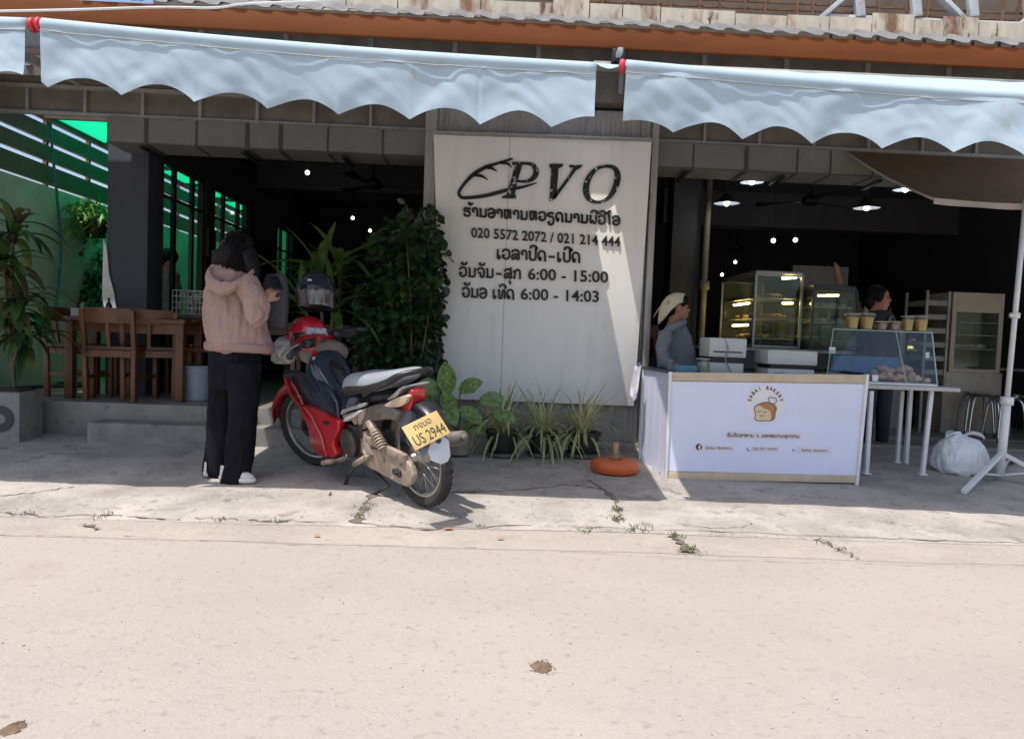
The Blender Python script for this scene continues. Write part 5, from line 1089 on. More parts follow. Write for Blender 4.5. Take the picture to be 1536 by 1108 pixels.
def bottle(label, c, r, h, m, grp=None):
    b = MB(); b.lathe([(0, 0), (r, 0), (r, h*.55), (r*.75, h*.68), (r*.35, h*.78), (r*.35, h*.97), (r*.42, h*.97), (r*.42, h), (0, h)], c, (0, 0, 1), 16); return tag(b.build('bottle', m, None, 'auto'), label, 'bottle', grp)
c = W(163, 474, 6.4); c.z = 1.062; bottle('dark sauce bottle standing on the wooden dining table', c, .028, .17, mat('dark sauce', (.03, .02, .015), .2, coat=.5))
c = W(123, 474, 6.4); c.z = 1.062; t = thing('tissue_box', 'pale tissue box on the wooden dining table', 'box', c); b = MB(); b.box(c+V((0, 0, .035)), (.14, .1, .07)); b.build('carton', mat('pale carton', (.4, .42, .40), .6), t, bevel=.005); b = MB(); b.leaf(c+V((0, 0, .07)), (.2, 0, 1), .06, .07, .4, 4); b.build('tissue', M_wire, t)
# thin white strip added for a sliver of sunlight on the column corner
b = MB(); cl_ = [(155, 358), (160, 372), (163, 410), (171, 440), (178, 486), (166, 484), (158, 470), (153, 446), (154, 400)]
b.prism([W(x, y, 6.662) for x, y in cl_], (0, .008, 0)); tag(b.build('sunlit_sliver', mat('painted sunlight', (.82, .82, .80), .85), None, bevel=.002), 'narrow white strip added for the sliver of sunlight down the left edge of the blue column', 'cloth')
# ------------------------------------------------------------------ bakery stall
M_lav = mat('lavender white panel', (.74, .755, .92), .42, var=.03, vs=3, spots=[((.64, .65, .80), 3, .62, .85), ((.50, .48, .52), 16, .72, .78)]); M_strip = mat('beige edge strip', (.58, .47, .33), .5, var=.1, vs=9)
M_tray = mat('dark counter top', (.03, .03, .042), .35, var=.2); M_appl = mat('white appliance', (.55, .55, .53), .45, var=.06, spots=[((.36, .34, .31), 8, .66, .8)])
KY = 5.09; KP = lambda px, py: W(px, py, KY-.003)
ks = thing('bakery_counter', 'lavender white bakery counter with round bread emblem on its front panel', 'counter', G(1140, 722))
TL, TR, BL, BR = W(1005, 558, KY), W(1300, 562, KY), W(998, 718, KY), W(1284, 724, KY); DP = V((0, .64, 0)); dv = V((-.05, 0, 0))
q = lambda a, b_, t: a.lerp(b_, t)
b = MB(); b.prism([q(TL, BL, .085), q(TR, BR, .085), q(TR, BR, .93), q(TL, BL, .925)], (0, .02, 0)); b.build('front_panel', M_lav, ks)
for t0, t1 in ((0, .08), (.93, 1)):
    b = MB(); b.prism([q(TL, BL, t0)+V((0, -.006, 0)), q(TR, BR, t0)+V((0, -.006, 0)), q(TR, BR, t1)+V((0, -.006, 0)), q(TL, BL, t1)+V((0, -.006, 0))], (0, .03, 0)); b.build('edge_strip', M_strip, ks, bevel=.003)
for a_, b_ in ((TL, BL), (TR, BR)):
    b = MB(); b.bar(a_+V((0, -.004, .004)), b_+V((0, -.004, -.03)), .022, .03, (0, 1, 0)); b.build('corner_post', M_white, ks, bevel=.003)
for a_, b_, c_, d_ in ((TL, BL, DP+dv, 1), (TR, BR, DP, 0)):
    for k in range(4 if d_ else 1):
        f0, f1 = (.05+k*.235, .05+k*.235+.215) if d_ else (.05, 1)
        o0, o1 = c_*f0, c_*f1; b = MB(); b.prism([a_+o0, a_+o1, b_+o1+V((0, 0, .03)), b_+o0], (.012 if d_ else -.012, 0, 0)); b.build('side_panel', M_lav, ks)
b = MB(); b.bar(TL+DP+dv, BL+DP+dv+V((0, 0, -.0)), .025, .025, (0, 1, 0)); b.build('corner_post', M_white, ks)
b = MB(); b.bar(TR+DP, BR+DP, .025, .025, (0, 1, 0)); b.build('corner_post', M_white, ks)
b = MB(); zt = TL.z-.035; b.bb(TL.x+.02, TR.x-.03, KY+.035, KY+.62, zt-.02, zt); b.build('tray_floor', M_tray, ks)
b = MB(); b.bar(TL+V((0, .03, .002)), TL+DP+dv+V((0, 0, .002)), .03, .02); b.bar(TR+V((0, .03, .002)), TR+DP+V((0, 0, .002)), .03, .02); b.bar(TL+DP+dv+V((.02, .012, 0)), TR+DP+V((-.02, .012, 0)), .02, .02); b.build('top_rim', M_tray, ks)
b = MB(); b.ell(W(1105, 727, 5.2), (.11, .03, .018)); b.build('floor_pad', M_strip, ks, True)
# emblem and lettering on the front panel
M_disc = mat('white disc', (.80, .78, .78), .5, var=.02); M_mar = mat('maroon lettering', (.16, .02, .035), .5); M_loaf = mat('loaf cream', (.72, .58, .36), .6, var=.06, vs=20); M_crust = mat('crust brown', (.46, .22, .09), .6, var=.12, vs=30); M_ink = mat('brown ink', (.10, .06, .04), .5); M_lab = mat('pale label', (.74, .70, .74), .5, var=.02); M_gtx = mat('grey brown lettering', (.14, .10, .09), .5)
LZ = lambda x, y: KP(1040+x/7.68, 570+y/7.68)
b = MB(); b.prism([LZ(830+222*math.cos(2*PI*k/48), 272+222*math.sin(2*PI*k/48)) for k in range(48)], (0, .002, 0)); b.build('emblem_disc', M_disc, ks)
b = MB(); loaf = cr([(700, 330), (720, 295), (790, 262), (860, 255), (925, 280), (955, 325), (940, 370), (930, 440), (880, 465), (730, 462), (708, 430), (715, 380)], 4, True); b.prism([LZ(*p)+V((0, -.002, 0)) for p in loaf], (0, .002, 0)); b.build('emblem_loaf', M_crust, ks)
b = MB(); fc_ = cr([(700, 335), (722, 300), (765, 290), (800, 320), (870, 345), (890, 375), (878, 460), (730, 460), (708, 430), (717, 380)], 4, True); b.prism([LZ(*p)+V((0, -.004, 0)) for p in fc_], (0, .002, 0)); b.build('emblem_face', M_loaf, ks)
th = (0, -.0012, 0); LZ2 = lambda x, y: LZ(x, y)+V((0, -.0045, 0))
b = MB()
for pts in ([(745, 362, 10), (775, 358, 10)], [(805, 368, 8), (820, 360, 8), (838, 372, 8)], [(760, 398, 8), (785, 412, 8), (812, 404, 8)]): b.ribbon(cr(pts, 4), LZ2, th)
b.ribbon(cr([(p[0], p[1], 7) for p in loaf[::4]], 4, True), LZ2, th, closed=True)
b.ribbon(cr([(880, 262, 7), (866, 215, 7), (885, 195, 7), (910, 205, 7), (940, 205, 7), (958, 238, 7), (935, 268, 7), (905, 275, 7)], 4), LZ2, th); b.build('emblem_ink', M_ink, ks)
b = MB(); word = 'SABAI BAKERY'; R_ = 168; c0 = (830, 275)
for k, chx in enumerate(word):
    if chx == ' ': continue
    a = math.radians(-172+164*(k+.3)/(len(word)-.4)); a = math.radians(-166+152*k/(len(word)-1)); px, py = c0[0]+R_*math.cos(a), c0[1]+R_*math.sin(a); tx, ty = -math.sin(a), math.cos(a); nx_, ny_ = math.cos(a), math.sin(a)
    vs, fs = text2d(chx, 1., .03); wmx = max(v[0] for v in vs); P0 = []
    for x, y in vs: u, v_ = (x-wmx/2)*52, y*58; P0.append(LZ(px+tx*u+nx_*v_, py+ty*u+ny_*v_)+V((0, -.002, 0)))
    b.add(P0, fs)
b.build('emblem_lettering', M_mar, ks)
def label_strip(x0, y0, x1, y1):
    b = MB(); b.prism([LZ(x0, y0), LZ(x1, y0+8), LZ(x1, y1+8), LZ(x0, y1)], (0, .002, 0)); b.build('label_strip', M_lab, ks)
LT = lambda x, y: LZ(x, y)+V((0, -.0005, 0)); tt = (0, -.0012, 0)
label_strip(375, 595, 1240, 672); label_strip(125, 752, 465, 815); label_strip(670, 762, 985, 825); label_strip(1190, 775, 1580, 835)
b = MB(); lao(b, 'ອັນຈັດອາຫານ', (390, 650), (700, 655), 30, 8, LT, tt); put_text(b, '&', (725, 656), (760, 657), 40, LT, tt); lao(b, 'ຂອງຫວານທຸກງານ'.replace('ຂ', 'ວ').replace('ງ', 'ຈ'), (785, 657), (1225, 664), 30, 8, LT, tt); b.build('panel_lettering', M_gtx, ks)
b = MB(); put_text(b, 'Sabai Bakery', (140, 793), (440, 796), 32, LT, tt); put_text(b, '020 591 33339', (685, 803), (960, 806), 28, LT, tt); put_text(b, 'Sabai_bakery', (1245, 818), (1545, 822), 30, LT, tt); b.build('panel_lettering', M_gtx, ks)
b = MB(); b.prism([LZ(65+36*math.cos(2*PI*k/28), 770+38*math.sin(2*PI*k/28)) for k in range(28)], (0, .002, 0)); ic = b.build('round_icon', M_mar, ks)
b = MB(); b.ribbon([(72, 806, 15), (68, 765, 15), (74, 750, 13), (86, 748, 11)], LT, (0, -.001, 0)); b.ribbon([(54, 772, 9), (86, 772, 9)], LT, (0, -.0016, 0)); b.build('icon_letter', M_lab, ic)
b = MB(); put_text(b, 't', (1142, 822), (1165, 823), 40, LT, tt); b.ribbon(cr([(625, 775, 7), (622, 800, 8), (640, 815, 7), (650, 805, 6)], 3), LT, tt); b.build('small_icon', M_mar, ks)
# cloth over the rear left corner
b = MB(); cpt = TL+DP+dv
for off in (0, .003): b.grid(10, 16, lambda u, v: cpt+V((-.06-.02*math.sin(u*7)-.03*v+off, -.18+.2*u+.01*math.sin(v*6+u*4), .03-.30*v*(1-.35*abs(u-.4))-.02*math.sin(u*9))))
tag(b.build('cloth', mat('white and purple cloth', (.66, .64, .72), .9, var=.1, vs=14, spots=[((.20, .10, .34), 11, .6, .66)]), None, True), 'white and purple cloth hung over the rear left corner of the bakery counter', 'cloth')
# appliances on the counter
def onk(px0, px1, py0, py1, Y): a, c = W(px0, py0, Y), W(px1, py1, Y); return a.x, c.x, a.z, c.z
def toaster(label, px0, px1, rows, Y, dp):
    x0, x1, z0, z1 = onk(px0, px1, rows[0][0], rows[-1][1], Y); t = thing('sandwich_press', label, 'appliance', ((x0+x1)/2, Y+dp/2, zt)); zb = zt+.002
    b = MB(); hgt_ = max(.05, z1-zb) if z1 > zb else .2; b.bb(x0, x1, Y, Y+dp, zb, zb+hgt_*.36); b.build('base', M_appl, t, bevel=.012)
    b = MB(); b.bb(x0-.012, x1+.012, Y-.012, Y+dp, zb+hgt_*.50, zb+hgt_); b.build('lid', M_appl, t, bevel=.014)
    b = MB(); b.bb(x0+.02, x1-.02, Y+.012, Y+dp-.02, zb+hgt_*.36, zb+hgt_*.50); b.build('plate', M_black, t)
    return t, x0, x1, zb, hgt_
z_of = lambda py, px, Y: W(px, py, Y).z
t, x0, x1, zb, hh_ = toaster('white double waffle press stacked on the counter beside the seller', 1064, 1118, [(556, 0), (0, 508)], 5.42, .26)
b = MB(); b.tube(cr([(x0+.1, 5.41, zb+hh_), (x0+.13, 5.40, zb+hh_*.7), (x0+.11, 5.395, zb+hh_*.45), (x0+.16, 5.40, zb+.03), (x0+.12, 5.405, zb+.01)], 5), .005, 6); b.build('power_cord', M_steel, t, True)
b = MB(); b.bb(x0+.02, x1-.02, 5.405, 5.425, zb+hh_*.62, zb+hh_*.66); b.build('handle', M_black, t, bevel=.004)
t, x0, x1, zb, hh_ = toaster('wide white waffle press with blue markings on the bakery counter', 1152, 1224, [(556, 0), (0, 527)], 5.36, .28)
b = MB()
for xx in (x0+.05, x1-.13):
    for k in range(3): b.bb(xx, xx+.07, 5.345, 5.352, zb+.015+k*.014, zb+.022+k*.014)
b.build('front_marking', mat('blue marking', (.12, .25, .42), .5), t)
b = MB(); b.bb(TL.x+.06, TL.x+.22, KY+.08, KY+.34, zt+.002, zt+.085); tag(b.build('blue_tray', mat('blue plastic tray', (.05, .16, .24), .4), None, bevel=.01), 'dark blue plastic tray at the left end of the counter top', 'tray')
def clear_cup(name, label, c, r, h, content, grp, lvl=.8):
    t = thing(name, label, 'cup', c, grp); b = MB(); b.lathe([(0, .002), (r*.72, .002), (r, h), (r*.985, h), (r*.71, .005), (0, .005)], c, (0, 0, 1), 18); b.build('tub', M_glass, t, 'auto')
    b = MB(); b.lathe([(0, .006), (r*.70, .006), (r*.69+r*.27*lvl, h*lvl), (0, h*lvl+.006)], c, (0, 0, 1), 16); b.build('filling', content, t, 'auto')
    b = MB(); b.lathe([(0, h+.001), (r*1.05, h+.001), (r*1.05, h+.008), (0, h+.008)], c, (0, 0, 1), 18); b.build('lid', M_lidm, t, 'auto'); return t
M_lidm = mat('frosted lid', (.6, .58, .52), .35, alpha=.6)
c = V((TL.x+.30, KY+.22, zt)); t = clear_cup('plastic_tub', 'clear plastic tub in front of the grey sweatshirt seller', c, .05, .13, mat('pale cream', (.5, .48, .44), .6), None)
# ------------------------------------------------------------------ table with the glass case
tb_ = thing('metal_table', 'white metal legged table holding the glass sausage case', 'table', (3.2, 5.6, .07))
z_t = .765; b = MB(); b.bb(2.74, W(1441, 582, 5.38).x, 5.38, 6.0, z_t-.03, z_t); b.build('tabletop', mat('dull table top', (.48, .47, .43), .5, var=.08), tb_, bevel=.004)
for (px0, py0, px1, py1, Y) in ((1307, 586, 1299, 715, 5.42), (1397, 586, 1383, 717, 5.46), (1353, 586, 1345, 700, 5.93)):
    a = W(px0, py0, Y); e = W(px1, py1, Y); e.z = pz(Y)+.012; b = MB(); b.bar(a, e, .03, .03, (0, 1, 0)); b.box(e+V((0, 0, .006)), (.06, .05, .012)); b.build('leg', M_white, tb_, bevel=.003)
b = MB(); b.bar((3.5, 5.9, z_t-.03), (3.5, 5.9, pz(5.9)+.012), .03, .03, (0, 1, 0)); b.build('leg', M_white, tb_)
gc = thing('glass_case', 'sloping glass case full of sausages and eggs on the white table', 'display case', (3.1, 5.6, z_t)); gx0, gx1 = W(1240, 576, 5.42).x, W(1407, 577, 5.42).x; tx0, tx1 = W(1250, 496, 5.6).x, W(1398, 497, 5.6).x; tz = W(1320, 496, 5.6).z
b = MB(); b.bb(gx0, gx1, 5.42, 5.92, z_t+.002, z_t+.02); b.build('base', M_white, gc, bevel=.004)
def gp_(name, pts, th_=.004, m=None):
    b = MB(); n_ = (V(pts[1])-V(pts[0])).cross(V(pts[2])-V(pts[0])).normalized()*th_; b.prism(pts, n_); return b.build(name, m or M_glass, gc)
z0 = z_t+.02; gp_('front_pane', [(gx0, 5.43, z0), (gx1, 5.43, z0), (tx1, 5.6, tz), (tx0, 5.6, tz)]); gp_('top_pane', [(tx0, 5.6, tz), (tx1, 5.6, tz), (tx1, 5.9, tz), (tx0, 5.9, tz)])
gp_('side_pane', [(gx0, 5.43, z0), (tx0, 5.6, tz), (tx0, 5.9, tz), (gx0, 5.9, z0)]); gp_('side_pane', [(gx1, 5.43, z0), (tx1, 5.6, tz), (tx1, 5.9, tz), (gx1, 5.9, z0)])
zs = z_t+.22; gp_('shelf', [(gx0+.03, 5.54, zs), (gx1-.03, 5.54, zs), (gx1-.03, 5.88, zs), (gx0+.03, 5.88, zs)])
M_gedge = mat('bright glass edge', (.50, .58, .56), .2); b = MB(); b.bar((gx0, 5.43, z0), (tx0, 5.6, tz), .006, .006); b.bar((gx1, 5.43, z0), (tx1, 5.6, tz), .008, .008); b.bar((tx0, 5.6, tz), (tx1, 5.6, tz), .006, .006); xm = gx0+(gx1-gx0)*.72; b.bar((xm, 5.43, z0), (xm-.01, 5.6, tz), .005, .005); b.build('glass_edge', M_gedge, gc)
b = MB(); b.bb(gx0+.25, gx1-.05, 5.86, 5.875, z0, z0+.19); b.build('blue_backing', mat('blue sheet', (.10, .22, .46), .5, var=.25, vs=5), gc)
M_saus = mat('sausage', (.58, .24, .14), .35, var=.3, vs=14, coat=.3); M_pinkf = mat('pink ham', (.70, .34, .31), .45, var=.2, vs=14); M_egg = mat('brown egg', (.66, .40, .27), .5, var=.12)
b = MB()
for k in range(70): x, y = rnd(gx0+.05, gx1-.2), rnd(5.47, 5.8); an = rnd(-.5, .5); d = V((math.cos(an), math.sin(an), 0))*rnd(.03, .05); z = z0+.016+rnd(0, .03); b.tube([V((x, y, z))-d, V((x, y, z))-d*.9, V((x, y, z))+d*.9, V((x, y, z))+d], [.006, .014, .014, .006], 8)
struct(b.build('sausages', M_saus, gc, True), 'stuff')
b = MB()
for k in range(40): b.ell((rnd(gx1-.42, gx1-.04), rnd(5.48, 5.8), z0+.022+rnd(0, .045)), (.027, .022, .022), 10, 7, Matrix.Rotation(rnd(0, 3), 3, 'Z'))
struct(b.build('eggs', M_egg, gc, True), 'stuff')
b = MB()
for k in range(9): x = gx1-.30+k*.03; b.ell((x, 5.72+rnd(-.05, .05), z0+.09+rnd(-.01, .02)), (.04, .05, .03), 12, 8, Matrix.Rotation(rnd(0, 3), 3, 'Z'))
b.build('ham_pile', M_pinkf, gc, True)
b = MB(); b.box((gx0+.38, 5.435, z0+.03), (.045, .004, .05)); b.box((gx0+.08, 5.53, zs+.03), (.05, .004, .05)); b.box((gx1-.03, 5.53, zs+.02), (.03, .004, .045)); b.build('price_tag', M_lab, gc)
M_or2 = mat('orange filling', (.66, .34, .09), .5, var=.25, vs=16); M_pk = mat('pink filling', (.46, .20, .18), .5, var=.2, vs=16)
for k, (px0, px1, pyt, mm, lb) in enumerate(((1268, 1289, 471, M_or2, 'tall tub of orange snacks at the left end of the glass case top'), (1290, 1311, 471, M_or2, 'tall tub of orange snacks second from the left end of the case top'), (1313, 1332, 483, M_pk, 'short tub of pink filling next to the tall left tubs'), (1333, 1351, 483, M_pk, 'short tub of pink filling next to the right tubs'), (1353, 1371, 475, M_or2, 'tall tub of orange snacks just right of the short pink tubs'), (1372, 1392, 475, M_or2, 'tall tub of orange snacks at the right end of the glass case top'))):
    a, e = W(px0, 496, 5.66), W(px1, 496, 5.66); r = (e.x-a.x)/2*.98; c = V(((a.x+e.x)/2, 5.67, tz+.006)); clear_cup('snack_tub', lb, c, r, max(.05, W(px0, pyt, 5.66).z-c.z), mm, 'tubs on the glass case')
# ------------------------------------------------------------------ lit display cabinets behind the counter
M_alu = mat('aluminium frame', (.34, .34, .33), .4, .5, var=.1); M_warm = mat('warm tube', (.9, .7, .3), .5, var=0, emit=((1., .72, .26), 22.)); M_food = mat('fried food', (.36, .19, .08), .6, var=.35, vs=20); M_cake = mat('pale cake', (.48, .42, .34), .6, var=.25, vs=14)
cb = thing('back_counter', 'long dark counter behind the stall carrying the display cabinets', 'counter', (3.2, 7.3, .135)); b = MB(); b.bb(2.0, 3.62, 6.85, 8.05, .136, .98); b.build('cabinet', M_dark2, cb, bevel=.01); b = MB(); b.bb(1.97, 3.65, 6.82, 8.07, .981, 1.01); b.build('top', M_steel, cb, bevel=.005)
def cab(name, label, x0, x1, y0, y1, z0, z1, topm, frame, foods, shelves, lamps, slope=0., toph=.0):
    t = thing(name, label, 'display cabinet', ((x0+x1)/2, (y0+y1)/2, z0)); s = .022
    for x, y in ((x0, y0), (x1, y0), (x0, y1), (x1, y1)): b = MB(); b.bar((x, y, z0), (x-(slope if x == x1 else 0), y, z1), s, s, (0, 1, 0)); b.build('post', frame, t)
    b = MB()
    for z, dx in ((z0+.012, 0), (z1-.012, slope)):
        b.bar((x0+.01, y0, z), (x1-.01-dx, y0, z), s*.9, s*.9); b.bar((x0+.01, y1, z), (x1-.01-dx, y1, z), s*.9, s*.9); b.bar((x0, y0+.01, z), (x0, y1-.01, z), s*.9, s*.9); b.bar((x1-dx, y0+.01, z), (x1-dx, y1-.01, z), s*.9, s*.9)
    b.build('frame', frame, t)
    for nm, pts in (('front_pane', [(x0, y0, z0), (x1, y0, z0), (x1-slope, y0, z1), (x0, y0, z1)]), ('side_pane', [(x0, y0, z0), (x0, y1, z0), (x0, y1, z1), (x0, y0, z1)]), ('side_pane', [(x1, y0, z0), (x1, y1, z0), (x1-slope, y1, z1), (x1-slope, y0, z1)])):
        b = MB(); n_ = (V(pts[1])-V(pts[0])).cross(V(pts[2])-V(pts[0])).normalized()*.004; b.prism(pts, n_); b.build(nm, M_dglass, t)
    b = MB(); b.bb(x0, x1-slope, y0, y1, z1+.001-toph, z1+.03); b.build('top', topm, t, bevel=.008)
    b = MB(); b.bb(x0+.02, x1-.02, y1-.03, y1-.02, z0, z1-.03); b.build('back_panel', mat('cabinet back', (.16, .15, .12), .4), t)
    for k, z in enumerate(shelves):
        b = MB(); b.bb(x0+.025, x1-.03-slope*.5, y0+.03, y1-.035, z, z+.008); sh = b.build('shelf', M_alu, t)
        b = MB()
        for j in range(26): b.ell((rnd(x0+.06, x1-.1), rnd(y0+.06, y1-.1), z+.03), (rnd(.03, .05), rnd(.03, .05), rnd(.016, .03)), 8, 6, Matrix.Rotation(rnd(0, 3), 3, 'Z'))
        struct(b.build('food', foods[k % len(foods)], t, True), 'stuff')
    for (xa, ya, za, xb, yb, zb_) in lamps: b = MB(); b.tube([(xa, ya, za), (xb, yb, zb_)], .011, 8); b.build('tube_lamp', M_warm, t, True)
    return t
cab('food_warmer', 'glass food warmer with yellow tube lamps behind the counter', 2.545, 3.0, 6.98, 8.0, 1.015, 1.735, M_alu, M_alu, [M_food, M_food, M_food], (1.1, 1.3, 1.5), [(2.82, 7.02, 1.70, 2.97, 7.06, 1.715), (2.6, 7.3, 1.46, 2.6, 7.75, 1.46), (2.6, 7.3, 1.24, 2.6, 7.75, 1.24), (2.85, 7.06, 1.46, 2.95, 7.06, 1.465)])
cf = cab('cake_fridge', 'dark topped cake cabinet with sloping glass side behind the glass case', 3.035, 3.52, 6.80, 7.7, 1.04, 1.60, M_tray, M_black, [M_cake, mat('pale box', (.40, .42, .42), .5, var=.2)], (1.1, 1.27, 1.42), [(3.1, 6.84, 1.53, 3.3, 6.84, 1.54)], .07, .09)
b = MB(); b.bb(3.03, 3.53, 6.83, 7.72, 1.012, 1.036); b.build('foot', M_black, cf)
t = thing('rolling_pin', 'pinkish wooden rolling pin standing up on top of the cake cabinet', 'utensil', W(1262, 428, 6.95)); b = MB(); a, e = W(1262, 427, 6.95), W(1252, 394, 6.95); a.z = 1.632; b.tube([a, a.lerp(e, .12), a.lerp(e, .13), a.lerp(e, .9), a.lerp(e, .91), e], [.012, .012, .026, .026, .012, .012], 12); b.build('roller', mat('pink wood', (.30, .15, .12), .6, var=.2), t, 'auto')
# steamer cabinet on its beige stand, tray rack, shelf
M_bgs = mat('beige enamel', (.40, .35, .28), .5, var=.12, vs=4, spots=[((.22, .16, .11), 5, .6, .75)]); fx0, fx1 = 5.17, 5.76
t = thing('glass_front_cabinet', 'beige glass fronted bun cabinet on a beige stand at the far right', 'cabinet', (5.46, 8.2, .135))
b = MB(); b.bb(fx0-.06, fx1+.02, 7.98, 8.5, .137, .82); b.build('stand', M_bgs, t, bevel=.01)
b = MB(); b.bb(fx0, fx0+.05, 8.0, 8.45, .822, 1.72); b.bb(fx1-.05, fx1, 8.0, 8.45, .822, 1.72); b.bb(fx0+.051, fx1-.051, 8.0, 8.45, 1.50, 1.72); b.bb(fx0+.051, fx1-.051, 8.42, 8.45, .822, 1.5); b.bb(fx0+.051, fx1-.051, 8.0, 8.41, .822, .86); b.build('case', M_bgs, t)
b = MB()
for z in (1.08, 1.24, 1.38): b.bb(fx0+.052, fx1-.052, 8.04, 8.41, z, z+.012)
b.build('shelf', M_steel, t)
b = MB()
for k in range(12): b.ell((fx0+.1+.035*k, 8.15+rnd(-.04, .06), 1.12), (.04, .04, .028), 10, 6)
b.build('buns', M_cake, t, True)
b = MB(); b.bb(fx0+.052, fx1-.052, 8.008, 8.014, .861, 1.499); b.build('glass_door', M_dglass, t)
t = thing('tray_rack', 'dark rack of stacked white trays left of the beige cabinet', 'rack', (4.97, 8.1, .135)); b = MB()
for x in (4.84, 5.09):
    for y in (7.95, 8.35): b.bb(x-.012, x+.012, y-.012, y+.012, .137, 1.72)
b.build('frame', M_steel, t)
for k in range(6): z = .78+.155*k; b = MB(); b.bb(4.855, 5.078, 7.95, 8.35, z, z+.06); b.build('tray', mat('tray white', (.24, .24, .22), .5) if k == 0 else t.children[-1].data.materials[0], t, bevel=.008)
t = thing('kitchen_shelf', 'pale shelf crowded with bottles behind the black topped seller', 'shelf', (4.3, 8.3, .135)); b = MB(); b.bb(3.75, 4.72, 8.15, 8.5, .137, 1.33); b.build('cupboard', mat('pale cupboard', (.26, .25, .23), .6, var=.1), t, bevel=.008); b = MB(); b.bb(3.73, 4.74, 8.13, 8.52, 1.332, 1.36); b.build('top', M_steel, t)
for k in range(9):
    c = V((3.82+k*.1+rnd(-.02, .02), 8.28+rnd(-.05, .08), 1.361)); bottle(('amber' if k % 2 else 'pale')+' bottle, number place '[:7]+' on the pale kitchen shelf', c, rnd(.025, .04), rnd(.13, .26), [mat('amber bottle', (.10, .05, .02), .3), mat('pale bottle', (.30, .30, .28), .4)][k % 2], 'bottles on the kitchen shelf')
b = MB(); b.bb(3.7, 4.4, 8.9, 8.95, 1.45, 2.05); tag(b.build('wall_board', mat('grey board', (.16, .16, .155), .6), None), 'plain grey board on the wall behind the black topped seller', 'board')
# stools, sack, far table
def stool(label, c, rz, h=.45):
    t = thing('metal_stool', label, 'stool', (0, 0, 0), 'steel stools')
    for a in (0, 1):
        b = MB(); an = a*PI/2; d = V((math.cos(an), math.sin(an), 0)); b.tube(cr([tuple(d*.20), tuple(d*.165+V((0, 0, h*.7))), tuple(d*.13+V((0, 0, h-.02))), tuple(d*.06+V((0, 0, h))), tuple(-d*.06+V((0, 0, h))), tuple(-d*.13+V((0, 0, h-.02))), tuple(-d*.165+V((0, 0, h*.7))), tuple(-d*.20)], 4), .012, 8); b.build('leg_loop', M_chrome, t, True, local=True)
    b = MB(); b.lathe([(0, h+.013), (.14, h+.013), (.145, h+.02), (.14, h+.03), (0, h+.03)], (0, 0, 0), (0, 0, 1), 20); b.build('seat', M_chrome, t, 'auto', local=True); t.location = c; t.rotation_euler = (0, 0, rz); return t
s0 = stool('steel stool nearest the beige stand, under the far right table', (W(1468, 655, 7.6).x, 7.55, .137), .3)
dup(s0, (W(1500, 655, 7.3).x, 7.25, .137), 'steel stool standing behind the white parasol pole', .7, 'steel stools'); dup(s0, (W(1528, 655, 7.5).x, 7.5, .137), 'steel stool at the right edge of the picture', .1, 'steel stools'); dup(s0, (W(1440, 640, 8).x, 7.75, .137), 'steel stool half hidden in front of the beige stand', .5, 'steel stools')
t = thing('folding_table', 'steel framed table cut off by the right edge of the picture', 'table', (6.1, 7.7, .135)); b = MB(); b.bb(5.75, 6.55, 7.45, 8.05, .86, .885); b.build('tabletop', M_steel, t)
for x in (5.78, 6.5):
    for y in (7.5, 8.0): b = MB(); b.tube([(x, y, .137), (x, y, .86)], .014, 8); b.build('leg', M_chrome, t, True)
b = MB(); b.tube([(5.78, 7.5, .35), (6.5, 7.5, .35)], .012, 8); b.tube([(5.78, 7.5, .70), (6.5, 7.5, .70)], .012, 8); b.build('stretcher', M_chrome, t, True)
sc_ = W(1440, 690, 5.62); sc_.z = pz(5.62)+.01
b = MB(); R_ = []
for z, rx, ry, ox in ((0, .16, .12, 0), (.03, .195, .15, 0), (.10, .205, .16, .0), (.18, .195, .15, .0), (.24, .16, .11, -.005), (.28, .11, .07, -.01), (.30, .06, .04, -.012), (.315, .055, .035, -.012)): R_.append(ring(sc_+V((ox, 0, z)), rx, ry, 40, 0, 0, .85))
b.loft(R_); ob = b.build('white_sack', mat('white sack', (.78, .80, .82), .6, var=.06, vs=7, bump=.12, bs=60, spec=.3), None); remesh(ob, .008, 3); wrinkle(ob, .020, 6, (1.5, 1.5, .5), 2); wrinkle(ob, .007, 16, (1.5, 1.5, .4), 6)
b = MB(); lo = sc_+V((-.13, 0, .28)); 
tag(ob, 'tied white plastic sack slumped on the pavement between table and parasol stand', 'sack')
for sx in (-1, 1):
    b = MB(); b.leaf(sc_+V((sx*.02, -.01, .295)), (sx*1., -.25, .55), .15, .085, 1.1, 6, fold=.55); ea = b.build('tied_ear', ob.data.materials[0], None, True); ea.parent = ob; md = ea.modifiers.new('t', 'SOLIDIFY'); md.thickness = .008
